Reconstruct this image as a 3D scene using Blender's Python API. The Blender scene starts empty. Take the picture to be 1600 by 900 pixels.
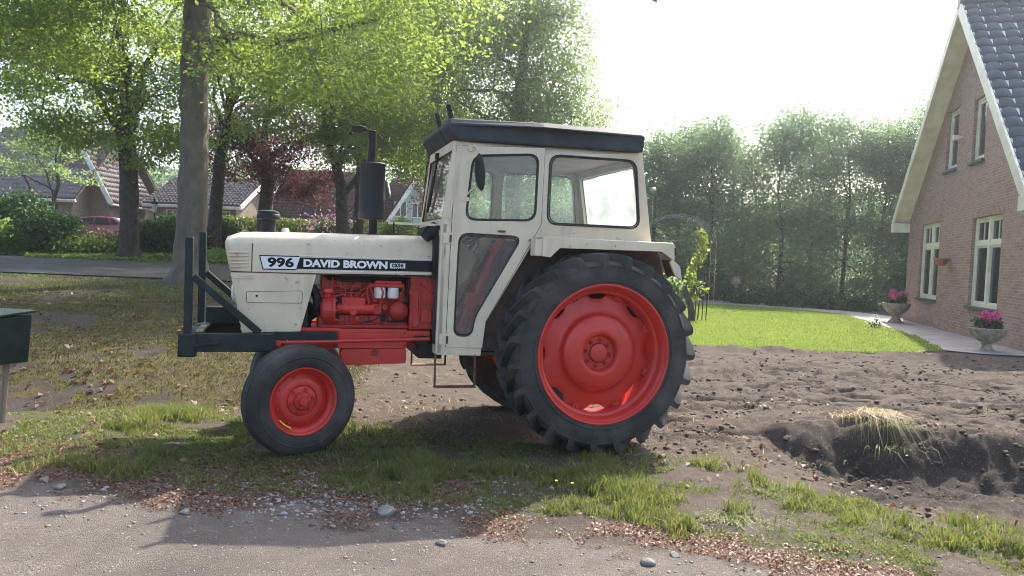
import bpy, bmesh, math, random
import numpy as np
from mathutils import Vector, Matrix
from math import sin, cos, pi, radians, sqrt, atan2

S = bpy.context.scene
COL = S.collection
rng = np.random.default_rng(7)
random.seed(7)

# ------------------------------------------------------------------ camera
F_PX, CAM_H = 1150.0, 1.5
cam_data = bpy.data.cameras.new('camera')
cam_data.sensor_width = 36
cam_data.lens = 36 * F_PX / 1600
cam_data.clip_start = 0.05
cam_data.clip_end = 3000
cam = bpy.data.objects.new('camera', cam_data)
COL.objects.link(cam)
CAM_R = Matrix.Rotation(radians(90 - 2.447), 4, 'X') @ Matrix.Rotation(radians(2.307), 4, 'Z')
cam.matrix_world = Matrix.Translation((0, 0, CAM_H)) @ CAM_R
S.camera = cam

# ------------------------------------------------------------------ sky, sun, exposure
SUN_EL, SUN_AZ = radians(46.5), radians(29)          # azimuth from +Y towards +X
SKY_STRENGTH, SUN_STRENGTH, EXPOSURE = 0.15, 3.7, 1.68
world = bpy.data.worlds.new('World')
S.world = world
world.use_nodes = True
wn = world.node_tree
sky = wn.nodes.new('ShaderNodeTexSky')
sky.sky_type = 'NISHITA'
sky.sun_disc = False
sky.sun_elevation = SUN_EL
sky.sun_rotation = SUN_AZ
sky.air_density, sky.dust_density, sky.ozone_density = 1.0, 4.0, 1.0
bg = wn.nodes['Background']
bg.inputs['Strength'].default_value = SKY_STRENGTH
wn.links.new(sky.outputs[0], bg.inputs['Color'])

sun_data = bpy.data.lights.new('sun', 'SUN')
sun_data.energy = SUN_STRENGTH
sun_data.angle = radians(0.6)
sun_data.color = (1.0, 0.94, 0.84)
sun = bpy.data.objects.new('sun', sun_data)
COL.objects.link(sun)
SUN_DIR = Vector((sin(SUN_AZ) * cos(SUN_EL), cos(SUN_AZ) * cos(SUN_EL), sin(SUN_EL)))
sun.rotation_euler = SUN_DIR.to_track_quat('Z', 'Y').to_euler()

S.view_settings.view_transform = 'Standard'
S.view_settings.look = 'None'
S.view_settings.exposure = EXPOSURE
S.view_settings.gamma = 1
S.view_settings.use_curve_mapping = False
S.render.engine = 'CYCLES'
S.cycles.max_bounces = 10
S.cycles.diffuse_bounces = 6
S.cycles.transparent_max_bounces = 12
S.cycles.sample_clamp_indirect = 6
S.cycles.filter_width = 1.0


# ------------------------------------------------------------------ helpers
def at(px, py, Y):
    """world point at forward distance Y seen at a pixel of the 1600x900 photograph"""
    d = CAM_R.to_3x3() @ Vector(((px - 800) / F_PX, -(py - 450) / F_PX, -1))
    return Vector((0, 0, CAM_H)) + d * (Y / d.y)


def flat(px, py, z=0.0):
    d = CAM_R.to_3x3() @ Vector(((px - 800) / F_PX, -(py - 450) / F_PX, -1))
    return Vector((0, 0, CAM_H)) + d * ((z - CAM_H) / d.z)


def hash2(ix, iy, seed):
    h = (ix.astype(np.int64) * 374761393 + iy.astype(np.int64) * 668265263 + seed * 974711) & 0x7fffffff
    h = ((h ^ (h >> 13)) * 1274126177) & 0x7fffffff
    h = h ^ (h >> 16)
    return (h & 0xffff) / 65535.0


def vnoise(x, y, seed=0):
    x = np.asarray(x, float); y = np.asarray(y, float)
    ix, iy = np.floor(x), np.floor(y)
    fx, fy = x - ix, y - iy
    fx = fx * fx * (3 - 2 * fx); fy = fy * fy * (3 - 2 * fy)
    a, b = hash2(ix, iy, seed), hash2(ix + 1, iy, seed)
    c, d = hash2(ix, iy + 1, seed), hash2(ix + 1, iy + 1, seed)
    return (a + (b - a) * fx) * (1 - fy) + (c + (d - c) * fx) * fy


def fbm(x, y, seed=0, octs=4):
    t, a, n = 0, 0.5, 0
    for o in range(octs):
        t = t + a * vnoise(x * 2 ** o, y * 2 ** o, seed + o * 17); n += a; a *= 0.55
    return t / n


def sst(a, b, x):
    t = np.clip((np.asarray(x, float) - a) / (b - a), 0, 1)
    return t * t * (3 - 2 * t)


def tag(o, label=None, cat=None, group=None, kind=None):
    if label: o['label'] = label
    if cat: o['category'] = cat
    if group: o['group'] = group
    if kind: o['kind'] = kind
    return o


def empty(name, loc=(0, 0, 0), rz=0.0):
    o = bpy.data.objects.new(name, None)
    o.empty_display_size = 0.2
    COL.objects.link(o)
    o.location = loc
    o.rotation_euler = (0, 0, rz)
    return o


def link_mesh(name, me, mat=None, parent=None):
    o = bpy.data.objects.new(name, me)
    COL.objects.link(o)
    if mat is not None:
        for m in (mat if isinstance(mat, (list, tuple)) else [mat]):
            me.materials.append(m)
    if parent is not None:
        o.parent = parent
    return o


def copy_tree(o, parent=None):
    c = o.copy()
    COL.objects.link(c)
    if parent is not None:
        c.parent = parent
    for ch in list(o.children):
        copy_tree(ch, c)
    return c


class MB:
    def __init__(self):
        self.v, self.f = [], []

    def add(self, vs, fs):
        n = len(self.v)
        self.v += [tuple(p) for p in vs]
        self.f += [tuple(i + n for i in q) for q in fs]
        return self

    def box(self, x0, x1, y0, y1, z0, z1, M=None):
        vs = [(x, y, z) for x in (x0, x1) for y in (y0, y1) for z in (z0, z1)]
        if M is not None: vs = [M @ Vector(p) for p in vs]
        return self.add(vs, [(0, 1, 3, 2), (4, 6, 7, 5), (0, 4, 5, 1), (2, 3, 7, 6), (0, 2, 6, 4), (1, 5, 7, 3)])

    def bar(self, p, q, w, h, up=(0, 0, 1)):
        p, q = Vector(p), Vector(q)
        d = (q - p).normalized(); u = Vector(up)
        if abs(d.dot(u)) > .98: u = Vector((1, 0, 0))
        s = d.cross(u).normalized(); u = s.cross(d).normalized()
        vs = [c + s * a * w / 2 + u * b * h / 2 for c in (p, q) for a, b in ((-1, -1), (1, -1), (1, 1), (-1, 1))]
        return self.add(vs, [(3, 2, 1, 0), (4, 5, 6, 7), (0, 1, 5, 4), (1, 2, 6, 5), (2, 3, 7, 6), (3, 0, 4, 7)])

    def tube(self, pts, rads, n=8, closed=False, caps=True):
        pts = [Vector(p) for p in pts]
        if not isinstance(rads, (list, tuple)): rads = [rads] * len(pts)
        m = len(pts); base = len(self.v); prev = None
        for i, p in enumerate(pts):
            if closed: d = pts[(i + 1) % m] - pts[i - 1]
            else: d = pts[min(i + 1, m - 1)] - pts[max(i - 1, 0)]
            d = d.normalized() if d.length > 1e-9 else Vector((0, 0, 1))
            if prev is None:
                u = Vector((0, 0, 1)) if abs(d.z) < .9 else Vector((1, 0, 0))
                u = (u - d * u.dot(d)).normalized()
            else:
                u = prev - d * prev.dot(d)
                u = u.normalized() if u.length > 1e-6 else d.orthogonal().normalized()
            prev = u; s = d.cross(u)
            for k in range(n):
                a = 2 * pi * (k + .5) / n
                self.v.append(tuple(p + (u * cos(a) + s * sin(a)) * rads[i]))
        for i in range(m if closed else m - 1):
            j = (i + 1) % m
            for k in range(n):
                k2 = (k + 1) % n
                self.f.append((base + i * n + k, base + i * n + k2, base + j * n + k2, base + j * n + k))
        if caps and not closed:
            self.f.append(tuple(base + k for k in reversed(range(n))))
            self.f.append(tuple(base + (m - 1) * n + k for k in range(n)))
        return self

    def lathe(self, prof, n=48, M=None, closed=False, rfun=None):
        """prof = (radius, axial) pairs round the Y axis"""
        base = len(self.v); m = len(prof)
        for i, (r, y) in enumerate(prof):
            for k in range(n):
                a = 2 * pi * k / n
                rr = rfun(i, a, r) if rfun else r
                p = Vector((rr * cos(a), y, rr * sin(a)))
                self.v.append(tuple(M @ p if M is not None else p))
        for i in range(m if closed else m - 1):
            j = (i + 1) % m
            for k in range(n):
                k2 = (k + 1) % n
                self.f.append((base + i * n + k, base + i * n + k2, base + j * n + k2, base + j * n + k))
        return self

    def cyl(self, p, q, r, n=20, r2=None):
        return self.tube([p, q], [r, r if r2 is None else r2], n)

    def plate(self, outer, holes, y0, y1, axis='y'):
        """outline(s) in (x, z) extruded from y0 to y1"""
        loops = [list(outer)] + [list(h) for h in holes]
        bm = bmesh.new(); edges = []
        for lp in loops:
            vs = [bm.verts.new((p[0], 0, p[1])) for p in lp]
            edges += [bm.edges.new((vs[i], vs[(i + 1) % len(vs)])) for i in range(len(vs))]
        bmesh.ops.triangle_fill(bm, use_beauty=True, use_dissolve=False, edges=edges)
        bm.verts.index_update()
        vs = [v.co.copy() for v in bm.verts]
        fs = [tuple(v.index for v in f.verts) for f in bm.faces]
        bm.free()
        fl = []
        for f in fs:                                   # orient to -Y on the y0 side
            a, b, c = (vs[i] for i in f[:3])
            fl.append(f if (b - a).cross(c - a).y < 0 else f[::-1])
        self.add([(v.x, y0, v.z) for v in vs], fl if y0 < y1 else [f[::-1] for f in fl])
        self.add([(v.x, y1, v.z) for v in vs], [f[::-1] for f in fl] if y0 < y1 else fl)
        for lp in loops:
            n = len(lp)
            self.add([(p[0], y0, p[1]) for p in lp] + [(p[0], y1, p[1]) for p in lp],
                     [(i, (i + 1) % n, n + (i + 1) % n, n + i) for i in range(n)])
        return self

    def build(self, name, mat=None, parent=None, label=None, smooth=35, bevel=0, fix=True, loc=None, rot=None):
        me = bpy.data.meshes.new(name)
        me.from_pydata(self.v, [], self.f)
        if fix:
            bm = bmesh.new(); bm.from_mesh(me)
            bmesh.ops.recalc_face_normals(bm, faces=bm.faces)
            bm.to_mesh(me); bm.free()
        if smooth:
            me.shade_smooth()
            me.set_sharp_from_angle(angle=radians(smooth))
        o = link_mesh(name, me, mat, parent)
        if bevel:
            md = o.modifiers.new('bevel', 'BEVEL')
            md.width = bevel; md.segments = 2; md.limit_method = 'ANGLE'; md.angle_limit = radians(40)
            md.harden_normals = False
        if label: o['label'] = label
        if loc: o.location = loc
        if rot: o.rotation_euler = rot
        return o


def rounded(pts, r=.06, n=5):
    out = []; m = len(pts)
    for i in range(m):
        p, a, b = Vector(pts[i]), Vector(pts[i - 1]), Vector(pts[(i + 1) % m])
        da, db = (a - p), (b - p)
        rr = min(r, da.length * .45, db.length * .45)
        s, e = p + da.normalized() * rr, p + db.normalized() * rr
        for k in range(n + 1):
            t = k / n
            q = s * (1 - t) ** 2 + p * 2 * t * (1 - t) + e * t * t
            out.append((q.x, q.y))
    return out


def np_mesh(name, V, Fq, mat, parent=None, attrs=None, smooth=False, face_attrs=None):
    """fast mesh from numpy: V (n,3), Fq (m,k) all the same size"""
    me = bpy.data.meshes.new(name)
    V = np.ascontiguousarray(V, np.float32); Fq = np.ascontiguousarray(Fq, np.int32)
    m, k = Fq.shape
    me.vertices.add(len(V)); me.vertices.foreach_set('co', V.ravel())
    me.loops.add(m * k); me.loops.foreach_set('vertex_index', Fq.ravel())
    me.polygons.add(m)
    me.polygons.foreach_set('loop_start', np.arange(0, m * k, k, dtype=np.int32))
    me.update(calc_edges=True)
    for nm, arr in (attrs or {}).items():
        a = me.attributes.new(nm, 'FLOAT', 'POINT'); a.data.foreach_set('value', np.asarray(arr, np.float32))
    for nm, arr in (face_attrs or {}).items():
        a = me.attributes.new(nm, 'FLOAT', 'FACE'); a.data.foreach_set('value', np.asarray(arr, np.float32))
    if smooth: me.shade_smooth()
    return link_mesh(name, me, mat, parent)


# ------------------------------------------------------------------ materials
def mat_new(name):
    m = bpy.data.materials.new(name); m.use_nodes = True
    return m, m.node_tree, m.node_tree.nodes['Principled BSDF']


def nd(nt, typ, **kw):
    n = nt.nodes.new(typ)
    for k, v in kw.items():
        if k in n.inputs: n.inputs[k].default_value = v
        else: setattr(n, k, v)
    return n


def noise_fac(nt, scale, detail=4, lo=.35, hi=.65, coord='Object', rough=.55, stretch=None):
    tc = nd(nt, 'ShaderNodeTexCoord')
    nz = nd(nt, 'ShaderNodeTexNoise', Scale=scale, Detail=detail, Roughness=rough)
    if stretch:
        mp = nd(nt, 'ShaderNodeMapping'); mp.inputs['Scale'].default_value = stretch
        nt.links.new(tc.outputs[coord], mp.inputs[0]); nt.links.new(mp.outputs[0], nz.inputs['Vector'])
    else:
        nt.links.new(tc.outputs[coord], nz.inputs['Vector'])
    mr = nd(nt, 'ShaderNodeMapRange'); mr.inputs[1].default_value = lo; mr.inputs[2].default_value = hi
    nt.links.new(nz.outputs[0], mr.inputs[0])
    return mr.outputs[0]


def mix(nt, fac, a, b):
    m = nd(nt, 'ShaderNodeMix'); m.data_type = 'RGBA'
    for sock, val in ((m.inputs[0], fac), (m.inputs[6], a), (m.inputs[7], b)):
        if hasattr(val, 'is_linked') or isinstance(val, bpy.types.NodeSocket): nt.links.new(val, sock)
        else: sock.default_value = val if not isinstance(val, tuple) else (*val, 1)[:4]
    return m.outputs[2]


def bump(nt, b, height, strength=.3, dist=.01):
    bp = nd(nt, 'ShaderNodeBump', Strength=strength, Distance=dist)
    nt.links.new(height, bp.inputs['Height']); nt.links.new(bp.outputs[0], b.inputs['Normal'])


def simple(name, c, rough=.5, metal=0, c2=None, scale=6, lo=.4, hi=.65, bmp=0, bscale=40, spec=.5, coat=0, stretch=None, bdist=.01):
    m, nt, b = mat_new(name)
    b.inputs['Roughness'].default_value = rough
    b.inputs['Metallic'].default_value = metal
    b.inputs['Specular IOR Level'].default_value = spec
    b.inputs['Coat Weight'].default_value = coat
    b.inputs['Coat Roughness'].default_value = .15
    if c2:
        nt.links.new(mix(nt, noise_fac(nt, scale, 5, lo, hi, stretch=stretch), c, c2), b.inputs['Base Color'])
    else:
        b.inputs['Base Color'].default_value = (*c, 1)
    if bmp: bump(nt, b, noise_fac(nt, bscale, 4, .2, .8, stretch=stretch), bmp, bdist)
    return m


def painted(name, c, dirt, rust, rough=.45, low=.5):
    """old machine paint: dusty towards the ground, thin streaks, few rust spots"""
    m, nt, b = mat_new(name)
    b.inputs['Roughness'].default_value = rough
    f1 = noise_fac(nt, 3.0, 6, .42, .75)
    f2 = noise_fac(nt, 11.0, 6, .54, .76, stretch=(1, 1, .14))
    f3 = noise_fac(nt, 26.0, 6, .655, .71)
    a = mix(nt, f1, c, tuple(x * .55 + y * .45 for x, y in zip(c, dirt)))
    g = nd(nt, 'ShaderNodeMath', operation='MULTIPLY'); nt.links.new(f2, g.inputs[0]); g.inputs[1].default_value = .5
    a = mix(nt, g.outputs[0], a, dirt)
    g2 = nd(nt, 'ShaderNodeMath', operation='MULTIPLY'); nt.links.new(f3, g2.inputs[0]); g2.inputs[1].default_value = .6
    a = mix(nt, g2.outputs[0], a, rust)
    nt.links.new(a, b.inputs['Base Color'])
    rr = nd(nt, 'ShaderNodeMapRange'); rr.inputs[3].default_value = rough - .1; rr.inputs[4].default_value = rough + .25
    nt.links.new(f1, rr.inputs[0]); nt.links.new(rr.outputs[0], b.inputs['Roughness'])
    bump(nt, b, noise_fac(nt, 5, 4, .2, .8), .22, .012)
    return m


def leafmat(name, c1, c2, tr, trw=.45, rough=.5):
    m, nt, b = mat_new(name)
    b.inputs['Roughness'].default_value = rough
    b.inputs['Specular IOR Level'].default_value = .35
    at_ = nd(nt, 'ShaderNodeAttribute', attribute_name='tint')
    colr = mix(nt, at_.outputs['Fac'], c1, c2)
    nt.links.new(colr, b.inputs['Base Color'])
    t = nd(nt, 'ShaderNodeBsdfTranslucent')
    tc = mix(nt, at_.outputs['Fac'], tuple(x * .75 for x in tr), tr)
    nt.links.new(tc, t.inputs['Color'])
    ms = nd(nt, 'ShaderNodeMixShader'); ms.inputs[0].default_value = trw
    nt.links.new(b.outputs[0], ms.inputs[1]); nt.links.new(t.outputs[0], ms.inputs[2])
    nt.links.new(ms.outputs[0], nt.nodes['Material Output'].inputs['Surface'])
    return m


def glassmat(name, dust=.1, dustcol=(.7, .72, .72), refl=1.0, tint=(.93, .97, .96)):
    m, nt, b = mat_new(name)
    nt.nodes.remove(b)
    tr = nd(nt, 'ShaderNodeBsdfTransparent'); tr.inputs[0].default_value = (*tint, 1)
    gl = nd(nt, 'ShaderNodeBsdfGlossy', Roughness=.02)
    fr = nd(nt, 'ShaderNodeFresnel', IOR=1.5)
    m1 = nd(nt, 'ShaderNodeMixShader')
    nt.links.new(fr.outputs[0], m1.inputs[0]); nt.links.new(tr.outputs[0], m1.inputs[1]); nt.links.new(gl.outputs[0], m1.inputs[2])
    d1 = nd(nt, 'ShaderNodeBsdfDiffuse'); d1.inputs[0].default_value = (*dustcol, 1)
    d2 = nd(nt, 'ShaderNodeBsdfTranslucent'); d2.inputs[0].default_value = (*dustcol, 1)
    md = nd(nt, 'ShaderNodeMixShader'); md.inputs[0].default_value = .6
    nt.links.new(d1.outputs[0], md.inputs[1]); nt.links.new(d2.outputs[0], md.inputs[2])
    m2 = nd(nt, 'ShaderNodeMixShader')
    f = noise_fac(nt, 5, 5, .3, .8)
    mr = nd(nt, 'ShaderNodeMapRange'); mr.inputs[3].default_value = dust * .6; mr.inputs[4].default_value = dust * 1.5
    nt.links.new(f, mr.inputs[0]); nt.links.new(mr.outputs[0], m2.inputs[0])
    nt.links.new(m1.outputs[0], m2.inputs[1]); nt.links.new(md.outputs[0], m2.inputs[2])
    nt.links.new(m2.outputs[0], nt.nodes['Material Output'].inputs['Surface'])
    return m


def brickmat(name, c1, c2, mortar, sx=.22, sz=.065, axis='XZ', bmp=.5):
    m, nt, b = mat_new(name)
    tc = nd(nt, 'ShaderNodeTexCoord')
    sp = nd(nt, 'ShaderNodeSeparateXYZ'); cb = nd(nt, 'ShaderNodeCombineXYZ')
    nt.links.new(tc.outputs['Object'], sp.inputs[0])
    ad = nd(nt, 'ShaderNodeMath', operation='ADD')
    nt.links.new(sp.outputs[0], ad.inputs[0]); nt.links.new(sp.outputs[1], ad.inputs[1])
    nt.links.new(ad.outputs[0], cb.inputs[0]); nt.links.new(sp.outputs[2], cb.inputs[1])
    br = nd(nt, 'ShaderNodeTexBrick', Scale=1.0)
    br.inputs['Color1'].default_value = (*c1, 1); br.inputs['Color2'].default_value = (*c2, 1)
    br.inputs['Mortar'].default_value = (*mortar, 1)
    br.inputs['Mortar Size'].default_value = .007; br.inputs['Mortar Smooth'].default_value = .3
    br.inputs['Bias'].default_value = -.1
    br.inputs['Brick Width'].default_value = sx; br.inputs['Row Height'].default_value = sz
    nt.links.new(cb.outputs[0], br.inputs['Vector'])
    f = noise_fac(nt, 1.3, 5, .35, .75)
    g = nd(nt, 'ShaderNodeMath', operation='MULTIPLY'); nt.links.new(f, g.inputs[0]); g.inputs[1].default_value = .35
    f4 = noise_fac(nt, 14, 3, .35, .7)
    cc = mix(nt, g.outputs[0], br.outputs[0], mortar)
    g4 = nd(nt, 'ShaderNodeMath', operation='MULTIPLY'); nt.links.new(f4, g4.inputs[0]); g4.inputs[1].default_value = .4
    cc = mix(nt, g4.outputs[0], cc, tuple(x * .5 for x in c1))
    nt.links.new(cc, b.inputs['Base Color'])
    b.inputs['Roughness'].default_value = .85
    inv = nd(nt, 'ShaderNodeMath', operation='SUBTRACT'); inv.inputs[0].default_value = 1
    nt.links.new(br.outputs['Fac'], inv.inputs[1])
    bump(nt, b, inv.outputs[0], bmp, .01)
    return m


def tilemat(name, c1, c2, rough=.35):
    """small far roof tiles: rows and columns in the roof's own slope coordinates (object x, y)"""
    m, nt, b = mat_new(name)
    tc = nd(nt, 'ShaderNodeTexCoord')
    br = nd(nt, 'ShaderNodeTexBrick', Scale=1.0)
    br.offset = 0
    br.inputs['Color1'].default_value = (*c1, 1); br.inputs['Color2'].default_value = (*c2, 1)
    br.inputs['Mortar'].default_value = (*[x * .3 for x in c1], 1)
    br.inputs['Mortar Size'].default_value = .02
    br.inputs['Brick Width'].default_value = .24; br.inputs['Row Height'].default_value = .34
    nt.links.new(tc.outputs['Object'], br.inputs['Vector'])
    nt.links.new(mix(nt, noise_fac(nt, .8, 4, .4, .8), br.outputs[0], tuple(x * .6 for x in c2)), b.inputs['Base Color'])
    b.inputs['Roughness'].default_value = rough
    wv = nd(nt, 'ShaderNodeTexWave', Scale=1 / .24 / 2 / pi * 6.283 * .5, Distortion=0)
    wv.bands_direction = 'X'
    nt.links.new(tc.outputs['Object'], wv.inputs['Vector'])
    bump(nt, b, wv.outputs['Fac'], 1, .06)
    return m


M = {}
M['cream'] = painted('cream_paint', (.66, .565, .40), (.36, .30, .22), (.28, .11, .04), .42)
M['red'] = painted('red_paint', (.55, .030, .021), (.33, .035, .025), (.16, .05, .03), .40)
M['engine_red'] = painted('engine_red_paint', (.52, .028, .021), (.06, .015, .012), (.05, .025, .02), .45)
M['frame'] = simple('dark_green_black_paint', (.010, .020, .019), .5, spec=.22, c2=(.022, .032, .030), scale=8, bmp=.2, bscale=50, bdist=.003)
M['black'] = simple('black_paint', (.010, .011, .011), .6, spec=.25, c2=(.025, .024, .023), scale=10)
M['roof'] = simple('roof_dark_grey', (.028, .034, .038), .65, spec=.22, c2=(.045, .052, .055), scale=4, bmp=.3, bscale=60, bdist=.004)
M['rubber'] = simple('tyre_rubber', (.032, .031, .029), .75, c2=(.095, .088, .076), scale=4, lo=.42, hi=.8, bmp=.3, bscale=60, bdist=.004, spec=.3)
M['tread'] = simple('worn_tread_rubber', (.022, .024, .026), .62, c2=(.09, .085, .078), scale=9, lo=.5, hi=.8, bmp=.3, bscale=50, bdist=.004)
M['gasket'] = simple('black_gasket', (.012, .012, .012), .5)
M['chrome'] = simple('dull_metal', (.45, .44, .42), .35, 1, c2=(.25, .2, .16), scale=20)
M['rust'] = simple('rusty_steel', (.10, .045, .025), .8, c2=(.20, .09, .05), scale=12, bmp=.4)
M['muffler'] = simple('sooty_muffler', (.020, .024, .027), .65, spec=.25, c2=(.12, .06, .035), scale=7, lo=.5, hi=.75, bmp=.5, bscale=40, bdist=.004, stretch=(1, 1, .35))
M['white_bowl'] = simple('white_filter_bowl', (.75, .75, .74), .25, c2=(.6, .58, .52), scale=15)
M['inner'] = simple('cab_lining', (.42, .33, .25), .7, c2=(.32, .25, .2), scale=5)
M['darkfender'] = simple('fender_underside', (.03, .025, .022), .8, c2=(.09, .045, .03), scale=6, bmp=.3)
M['glass'] = glassmat('cab_glass', .10)
M['dusty_glass'] = glassmat('dusty_cab_glass', .60, (.9, .92, .92))
M['door_glass'] = glassmat('door_glass', .12, (.7, .7, .7), tint=(.85, .88, .88))
M['pane'] = simple('dark_window_pane', (.012, .015, .018), .06, spec=.8)
M['decal_white'] = simple('decal_white', (.72, .72, .72), .35)
M['decal_black'] = simple('decal_black', (.008, .010, .011), .5, spec=.2)
M['bark'] = simple('beech_bark', (.080, .067, .050), .85, c2=(.18, .158, .125), scale=4, lo=.3, hi=.75, bmp=.7, bscale=14, bdist=.03, stretch=(1, 1, .5))
M['bark_dark'] = simple('dark_bark', (.035, .03, .025), .9, c2=(.08, .07, .055), scale=5, bmp=.7, bscale=16, bdist=.03)
M['wood'] = simple('weathered_wood', (.30, .25, .18), .8, c2=(.18, .14, .10), scale=14, stretch=(1, 1, .15), bmp=.3)
M['trim'] = simple('cream_trim_paint', (.72, .68, .55), .5, c2=(.60, .56, .44), scale=3)
M['white_trim'] = simple('white_trim_paint', (.78, .78, .75), .5, c2=(.62, .62, .58), scale=3)
M['sill'] = simple('dark_stone_sill', (.05, .05, .055), .6, c2=(.09, .09, .09), scale=10)
M['brick'] = brickmat('red_brown_brick', (.29, .135, .105), (.40, .235, .185), (.36, .32, .28))
M['brick_far'] = brickmat('grey_brown_brick', (.20, .15, .12), (.26, .19, .15), (.24, .21, .18))
M['tile_blue'] = simple('blue_grey_roof_tile', (.045, .055, .070), .5, c2=(.08, .095, .115), scale=1.5, bmp=.2, bscale=30)
M['tile_far'] = simple('far_brown_tile', (.115, .080, .072), .30, c2=(.19, .13, .115), scale=3, coat=.8)
M['tile_red'] = simple('far_red_tile', (.24, .075, .065), .6, c2=(.30, .11, .085), scale=3, spec=.3)
M['tile_dark'] = simple('far_dark_red_tile', (.065, .036, .033), .85, c2=(.095, .052, .046), scale=3, spec=.15)
M['tile_grey'] = simple('far_grey_tile', (.10, .085, .08), .7, c2=(.15, .13, .12), scale=3, spec=.3)
M['green_board'] = simple('pale_green_boarding', (.33, .42, .38), .6, c2=(.40, .48, .44), scale=3)
M['car_red'] = simple('red_car_paint', (.26, .01, .022), .3, coat=.5)
M['car_glass'] = simple('car_glass', (.02, .022, .025), .08)
M['stone'] = simple('grey_stone', (.13, .125, .118), .85, c2=(.23, .22, .20), scale=12, bmp=.5, bscale=30)
M['concrete'] = simple('mossy_concrete', (.32, .28, .22), .9, c2=(.16, .15, .09), scale=9, bmp=.5, bscale=40)
M['pot'] = simple('terracotta', (.35, .13, .07), .8, c2=(.25, .11, .07), scale=14)
M['pink'] = leafmat('pink_petals', (.70, .06, .28), (.80, .16, .40), (.75, .12, .35), .3)
M['paving'] = simple('grey_paving', (.30, .27, .26), .85, c2=(.22, .20, .19), scale=2.5, bmp=.3, bscale=20)
M['asphalt'] = simple('grey_asphalt', (.055, .055, .057), .9, spec=.2, c2=(.085, .083, .08), scale=1.2, bmp=.3, bscale=60)
M['yellow'] = simple('yellow_petal', (.85, .62, .02), .5)

M['leaf_beech'] = leafmat('beech_leaves', (.055, .120, .028), (.125, .20, .050), (.43, .57, .095), .54)
M['leaf_mid'] = leafmat('mid_green_leaves', (.038, .085, .024), (.075, .14, .035), (.32, .46, .09), .52)
M['leaf_pale'] = leafmat('pale_green_leaves', (.070, .125, .055), (.125, .185, .08), (.36, .49, .17), .53)
M['leaf_hedge'] = leafmat('grey_green_leaves', (.060, .115, .070), (.105, .165, .095), (.30, .43, .22), .53)
M['leaf_copper'] = leafmat('copper_leaves', (.045, .018, .022), (.085, .034, .036), (.17, .05, .052), .42)
M['leaf_shrub'] = leafmat('shrub_leaves', (.022, .055, .016), (.05, .10, .03), (.07, .15, .03), .30)
M['leaf_clip'] = leafmat('clipped_hedge_leaves', (.07, .12, .025), (.15, .20, .04), (.22, .30, .05), .35)
M['leaf_yellow'] = leafmat('yellow_green_leaves', (.15, .20, .035), (.27, .31, .055), (.36, .44, .07), .5)
M['grass'] = leafmat('grass_blades', (.055, .090, .022), (.155, .165, .055), (.24, .29, .06), .42)
M['lawn_grass'] = leafmat('lawn_blades', (.125, .19, .042), (.20, .255, .07), (.34, .43, .09), .45)
M['straw'] = leafmat('dry_grass', (.26, .20, .09), (.38, .31, .16), (.35, .28, .12), .35)
M['moss'] = leafmat('moss_tufts', (.050, .048, .012), (.13, .115, .022), (.14, .14, .02), .25)
M['litter'] = leafmat('dead_leaves', (.12, .062, .040), (.20, .11, .072), (.22, .09, .05), .2)


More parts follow.
